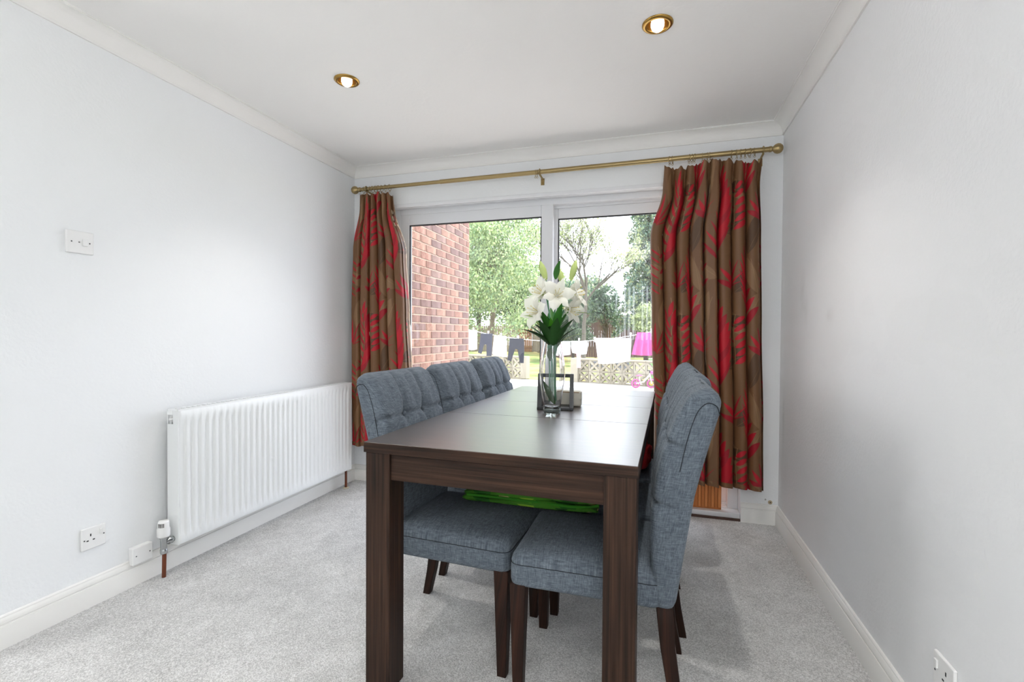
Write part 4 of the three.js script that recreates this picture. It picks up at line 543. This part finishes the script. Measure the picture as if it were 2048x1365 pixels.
// ---------------------------------------------------------------- fences and gate
{
  const fence = (name, label, a, b, h, panelW, tones, boardW) => {
    const L = Math.hypot(b[0] - a[0], b[1] - a[1]), n = Math.round(L / panelW), w = L / n, t = thing(name, label, 'fence', [a[0], GY - 0.012, a[1]], Math.atan2(-(b[1] - a[1]), b[0] - a[0]));
    const boards = []; for (let x = 0.05; x < w - 0.05; x += boardW) boards.push(bx(x, x + boardW * 0.94, 0.03, h + 0.012 * Math.sin(x * 37), -0.012 + 0.006 * Math.sin(x * 91), 0.012 + 0.006 * Math.sin(x * 91)));
    const g = merge([...boards, bx(0, w, h * 0.2, h * 0.2 + 0.08, -0.05, -0.012), bx(0, w, h * 0.8, h * 0.8 + 0.08, -0.05, -0.012)]), pg = bx(-0.05, 0.05, 0, h + 0.08, -0.05, 0.05);
    for (let i = 0; i < n; i++) { const p = part('fence_panel', g, tones[i % tones.length], t); p.position.x = i * w; p.userData.kind = 'stuff'; }
    for (let i = 0; i <= n; i++) { const p = part('post', pg, tones[0], t); p.position.x = i * w; }
  };
  const fm = c => std(c, 0.95, { map: woodMap2 }), woodMap2 = tex(256, 256, (u, v) => { const n = 215 + tnoise(u, v, 40, 3, 3, 4) * 80 + (rnd() - 0.5) * 20; return [n, n, n]; }, true, [1.5, 0.6]);
  fence('weathered_fence', 'pale weathered fence at the far left of the garden', [-16, -26.9], [-7.3, -29.35], 1.85, 1.8, [fm(0x9a8d72), fm(0x8c8068)], 0.14);
  fence('brown_fence', 'tall dark brown board fence behind the washing', [-2.7, -22.5], [6.2, -25.3], 2.35, 1.8, [fm(0x6a5044), fm(0x72594b)], 0.13);
  fence('weathered_fence', 'pale fence stretch between the gate and the brown fence', [-6.15, -29.7], [-3.0, -23.4], 1.8, 1.8, [fm(0x877b64)], 0.14);
  const g = thing('garden_gate', 'orange brown wooden garden gate with diagonal brace', 'gate', [-7.25, GY - 0.012, -29.37], R(16)); const om = fm(0xa07240), od = fm(0x865a2e);
  const bd = bx(0, 0.128, 0, 1.65, -0.012, 0.012, 0.003); for (let i = 0; i < 8; i++) part('board', bd, i % 2 ? om : fm(0x976a3a), g).position.x = 0.03 + i * 0.132;
  part('rail', bx(0.02, 1.09, 1.3, 1.42, 0.012, 0.045), od, g); part('rail', bx(0.02, 1.09, 0.2, 0.32, 0.012, 0.045), od, g); part('brace', (() => { const q = bx(-0.62, 0.62, -0.05, 0.05, 0.012, 0.04); q.rotateZ(0.78); q.translate(0.55, 0.81, 0); return q; })(), od, g);
}
// ---------------------------------------------------------------- trees and shrubs
{
  const leafG = (() => { const g = new THREE.BufferGeometry(); g.setAttribute('position', new THREE.Float32BufferAttribute([0, 0, 0, 0.28, 0.5, 0.08, 0, 1, 0, -0.28, 0.5, 0.08], 3)); g.setIndex([0, 1, 2, 0, 2, 3]); g.setAttribute('uv', new THREE.Float32BufferAttribute([0, 0, 1, 0.5, 0, 1, 0, 0.5], 2)); g.computeVertexNormals(); return g; })();
  const leafM = new THREE.MeshPhysicalMaterial({ color: 0xffffff, roughness: 0.8, transmission: 0.35, thickness: 0, side: THREE.DoubleSide });
  const bark = std(0x6b5f50, 0.95), barkDark = std(0x3f362e, 0.95);
  const dummy = new THREE.Object3D(), col = new THREE.Color();
  function leavesOn(parent, pts, size, cols) { const m = new THREE.InstancedMesh(leafG, leafM, pts.length); m.name = 'foliage'; m.userData.kind = 'stuff'; m.castShadow = m.receiveShadow = true; pts.forEach((p, i) => { dummy.position.set(...p); dummy.rotation.set(rr(-1.3, 1.3), rr(0, 6.28), rr(-1.3, 1.3)); const s = size * rr(0.6, 1.3); dummy.scale.set(s, s, s); dummy.updateMatrix(); m.setMatrixAt(i, dummy.matrix); const c = cols[Math.floor(rnd() * cols.length)]; col.setRGB(c[0], c[1], c[2]).multiplyScalar(rr(0.75, 1.35)); m.setColorAt(i, col); }); parent.add(m); return m; }
  function branches(start, dir, len, rad, depth, spread, up, out, tips) { const a = new THREE.Vector3(...start), d = new THREE.Vector3(...dir).normalize(); let p = a.clone(); const n = 3; for (let i = 0; i < n; i++) { const q = p.clone().addScaledVector(d, len / n); out.push(bar(p, q, rad * (1 - 0.25 * i / n), rad * (1 - 0.25 * (i + 1) / n), depth > 2 ? 7 : 4)); d.add(new THREE.Vector3(rr(-1, 1), rr(-0.6, 1) * up, rr(-1, 1)).multiplyScalar(0.16)).normalize(); p = q; if (depth < 3) tips.push(p.toArray()); } if (depth <= 0) return; const k = depth > 2 ? 4 : 3; for (let i = 0; i < k; i++) { const az = rr(0, 6.28), nd = d.clone().add(new THREE.Vector3(Math.cos(az), rr(-0.2, 0.7) * up, Math.sin(az)).multiplyScalar(spread)).normalize(); const s = a.clone().lerp(p, rr(0.45, 1)); branches(s.toArray(), nd.toArray(), len * rr(0.6, 0.82), rad * 0.55, depth - 1, spread, up, out, tips); } }
  function tree(name, label, x, z, trunkH, len, rad, depth, spread, crown, nLeaf, size, cols, bm = bark, category = 'tree') { // crown: [cy, rx, ry] or null
    const t = thing(name, label, category, [x, GY - 0.05, z]); const out = [], tips = [];
    out.push(bar([0, 0, 0], [0, trunkH, 0], rad * 1.25, rad, 8)); branches([0, trunkH - 0.05, 0], [0.1, 1, 0.05], len, rad, depth, spread, 0.6, out, tips); part('trunk', merge(out), bm, t);
    const pts = []; if (crown) { const cl = []; for (let i = 0; i < 90; i++) { const a = rr(0, 6.28), e = Math.asin(rr(-0.75, 1)), r = Math.pow(rnd(), 0.4); cl.push([Math.cos(a) * Math.cos(e) * r * crown[1], crown[0] + Math.sin(e) * r * crown[2], Math.sin(a) * Math.cos(e) * r * crown[1]]); } for (let i = 0; i < nLeaf; i++) { const c = cl[Math.floor(rnd() * cl.length)], s = crown[1] * 0.2; pts.push([c[0] + s * (rnd() + rnd() + rnd() - 1.5) * 1.4, c[1] + s * (rnd() + rnd() + rnd() - 1.5) * 0.9, c[2] + s * (rnd() + rnd() + rnd() - 1.5) * 1.4]); } }
    else for (let i = 0; i < nLeaf; i++) { const c = tips[Math.floor(rnd() * tips.length)], s = 0.12; pts.push([c[0] + rr(-s, s), c[1] + rr(-s, s), c[2] + rr(-s, s)]); }
    leavesOn(t, pts, size, cols); return t;
  }
  const mid = [[0.27, 0.37, 0.17], [0.36, 0.45, 0.2], [0.2, 0.3, 0.15], [0.42, 0.49, 0.26]], light = [[0.45, 0.5, 0.26], [0.36, 0.43, 0.2], [0.3, 0.35, 0.19]], darkC = [[0.08, 0.14, 0.08], [0.12, 0.18, 0.1], [0.06, 0.1, 0.07]], blueG = [[0.16, 0.25, 0.18], [0.13, 0.2, 0.15], [0.24, 0.31, 0.18], [0.33, 0.37, 0.2]];
  tree('leafy_tree', 'large leafy green tree beyond the washing line left of the door mullion', -5.1, -17.7, 1.3, 2.2, 0.13, 3, 0.9, [4.7, 3.0, 4.5], 38000, 0.14, mid);
  tree('leafy_tree', 'distant green tree seen past the brick wall', -11.0, -31.5, 1.5, 2, 0.2, 2, 0.9, [4.0, 4.2, 3.9], 18000, 0.26, mid);
  tree('leafy_tree', 'distant low green tree behind the garden gate', -6.6, -33.0, 1.2, 1.6, 0.2, 2, 0.9, [3.4, 3.6, 3.0], 16000, 0.25, mid);
  tree('bare_branched_tree', 'open branched tree with few leaves against the white sky', -0.3, -14.2, 1.7, 1.75, 0.07, 5, 0.6, null, 4200, 0.085, light, std(0x57524a, 0.95));
  tree('leafy_tree', 'low bushy tree behind the brown fence', -2.2, -26.5, 1.2, 1.4, 0.14, 2, 0.9, [2.9, 2.2, 1.9], 9000, 0.22, blueG);
  tree('leafy_tree', 'pale olive shrub before the brown fence near the right curtain', 1.95, -17.9, 0.7, 0.6, 0.05, 2, 0.9, [1.9, 0.75, 0.7], 3500, 0.13, light, bark, 'shrub');
  tree('dark_pine', 'small dark pine with bare trunk before the brown fence', 0.22, -16.2, 1.15, 0.6, 0.1, 2, 0.9, [2.35, 0.62, 0.85], 5000, 0.12, darkC, barkDark);
  tree('dark_bush', 'dark evergreen bush behind the bouquet', -1.45, -18.8, 0.5, 0.6, 0.06, 2, 0.9, [1.5, 0.85, 1.1], 5000, 0.14, darkC, barkDark, 'shrub');
  { // conifer: drooping tiers
    const t = thing('conifer', 'tall dark conifer at the edge of the right curtain', 'tree', [1.85, GY - 0.05, -20.9]); const out = [bar([0, 0, 0], [0, 9.5, 0], 0.2, 0.04, 8)], pts = [];
    for (let i = 0; i < 150; i++) { const h = 1.7 + 7.8 * (i / 150), L = lerp(1.9, 0.3, Math.pow(i / 150, 1.3)) * rr(0.6, 1.1), a = i * 2.4 + rr(-0.3, 0.3), p0 = [0, h, 0], p1 = [Math.cos(a) * L * 0.6, h + 0.05, Math.sin(a) * L * 0.6], p2 = [Math.cos(a) * L, h - 0.25 * L, Math.sin(a) * L]; out.push(bar(p0, p1, 0.025, 0.015, 4), bar(p1, p2, 0.015, 0.005, 4)); const n = Math.round(150 * L); for (let k = 0; k < n; k++) { const q = Math.sqrt(rnd()), s = 0.3 * (1.15 - q), bx_ = q < 0.6 ? [lerp(0, p1[0], q / 0.6), lerp(h, p1[1], q / 0.6), lerp(0, p1[2], q / 0.6)] : [lerp(p1[0], p2[0], (q - 0.6) / 0.4), lerp(p1[1], p2[1], (q - 0.6) / 0.4), lerp(p1[2], p2[2], (q - 0.6) / 0.4)]; pts.push([bx_[0] + rr(-s, s), bx_[1] + rr(-0.22, 0.06), bx_[2] + rr(-s, s)]); } }
    part('trunk', merge(out), barkDark, t); leavesOn(t, pts, 0.15, blueG);
  }
}
renderer.render(scene, camera);
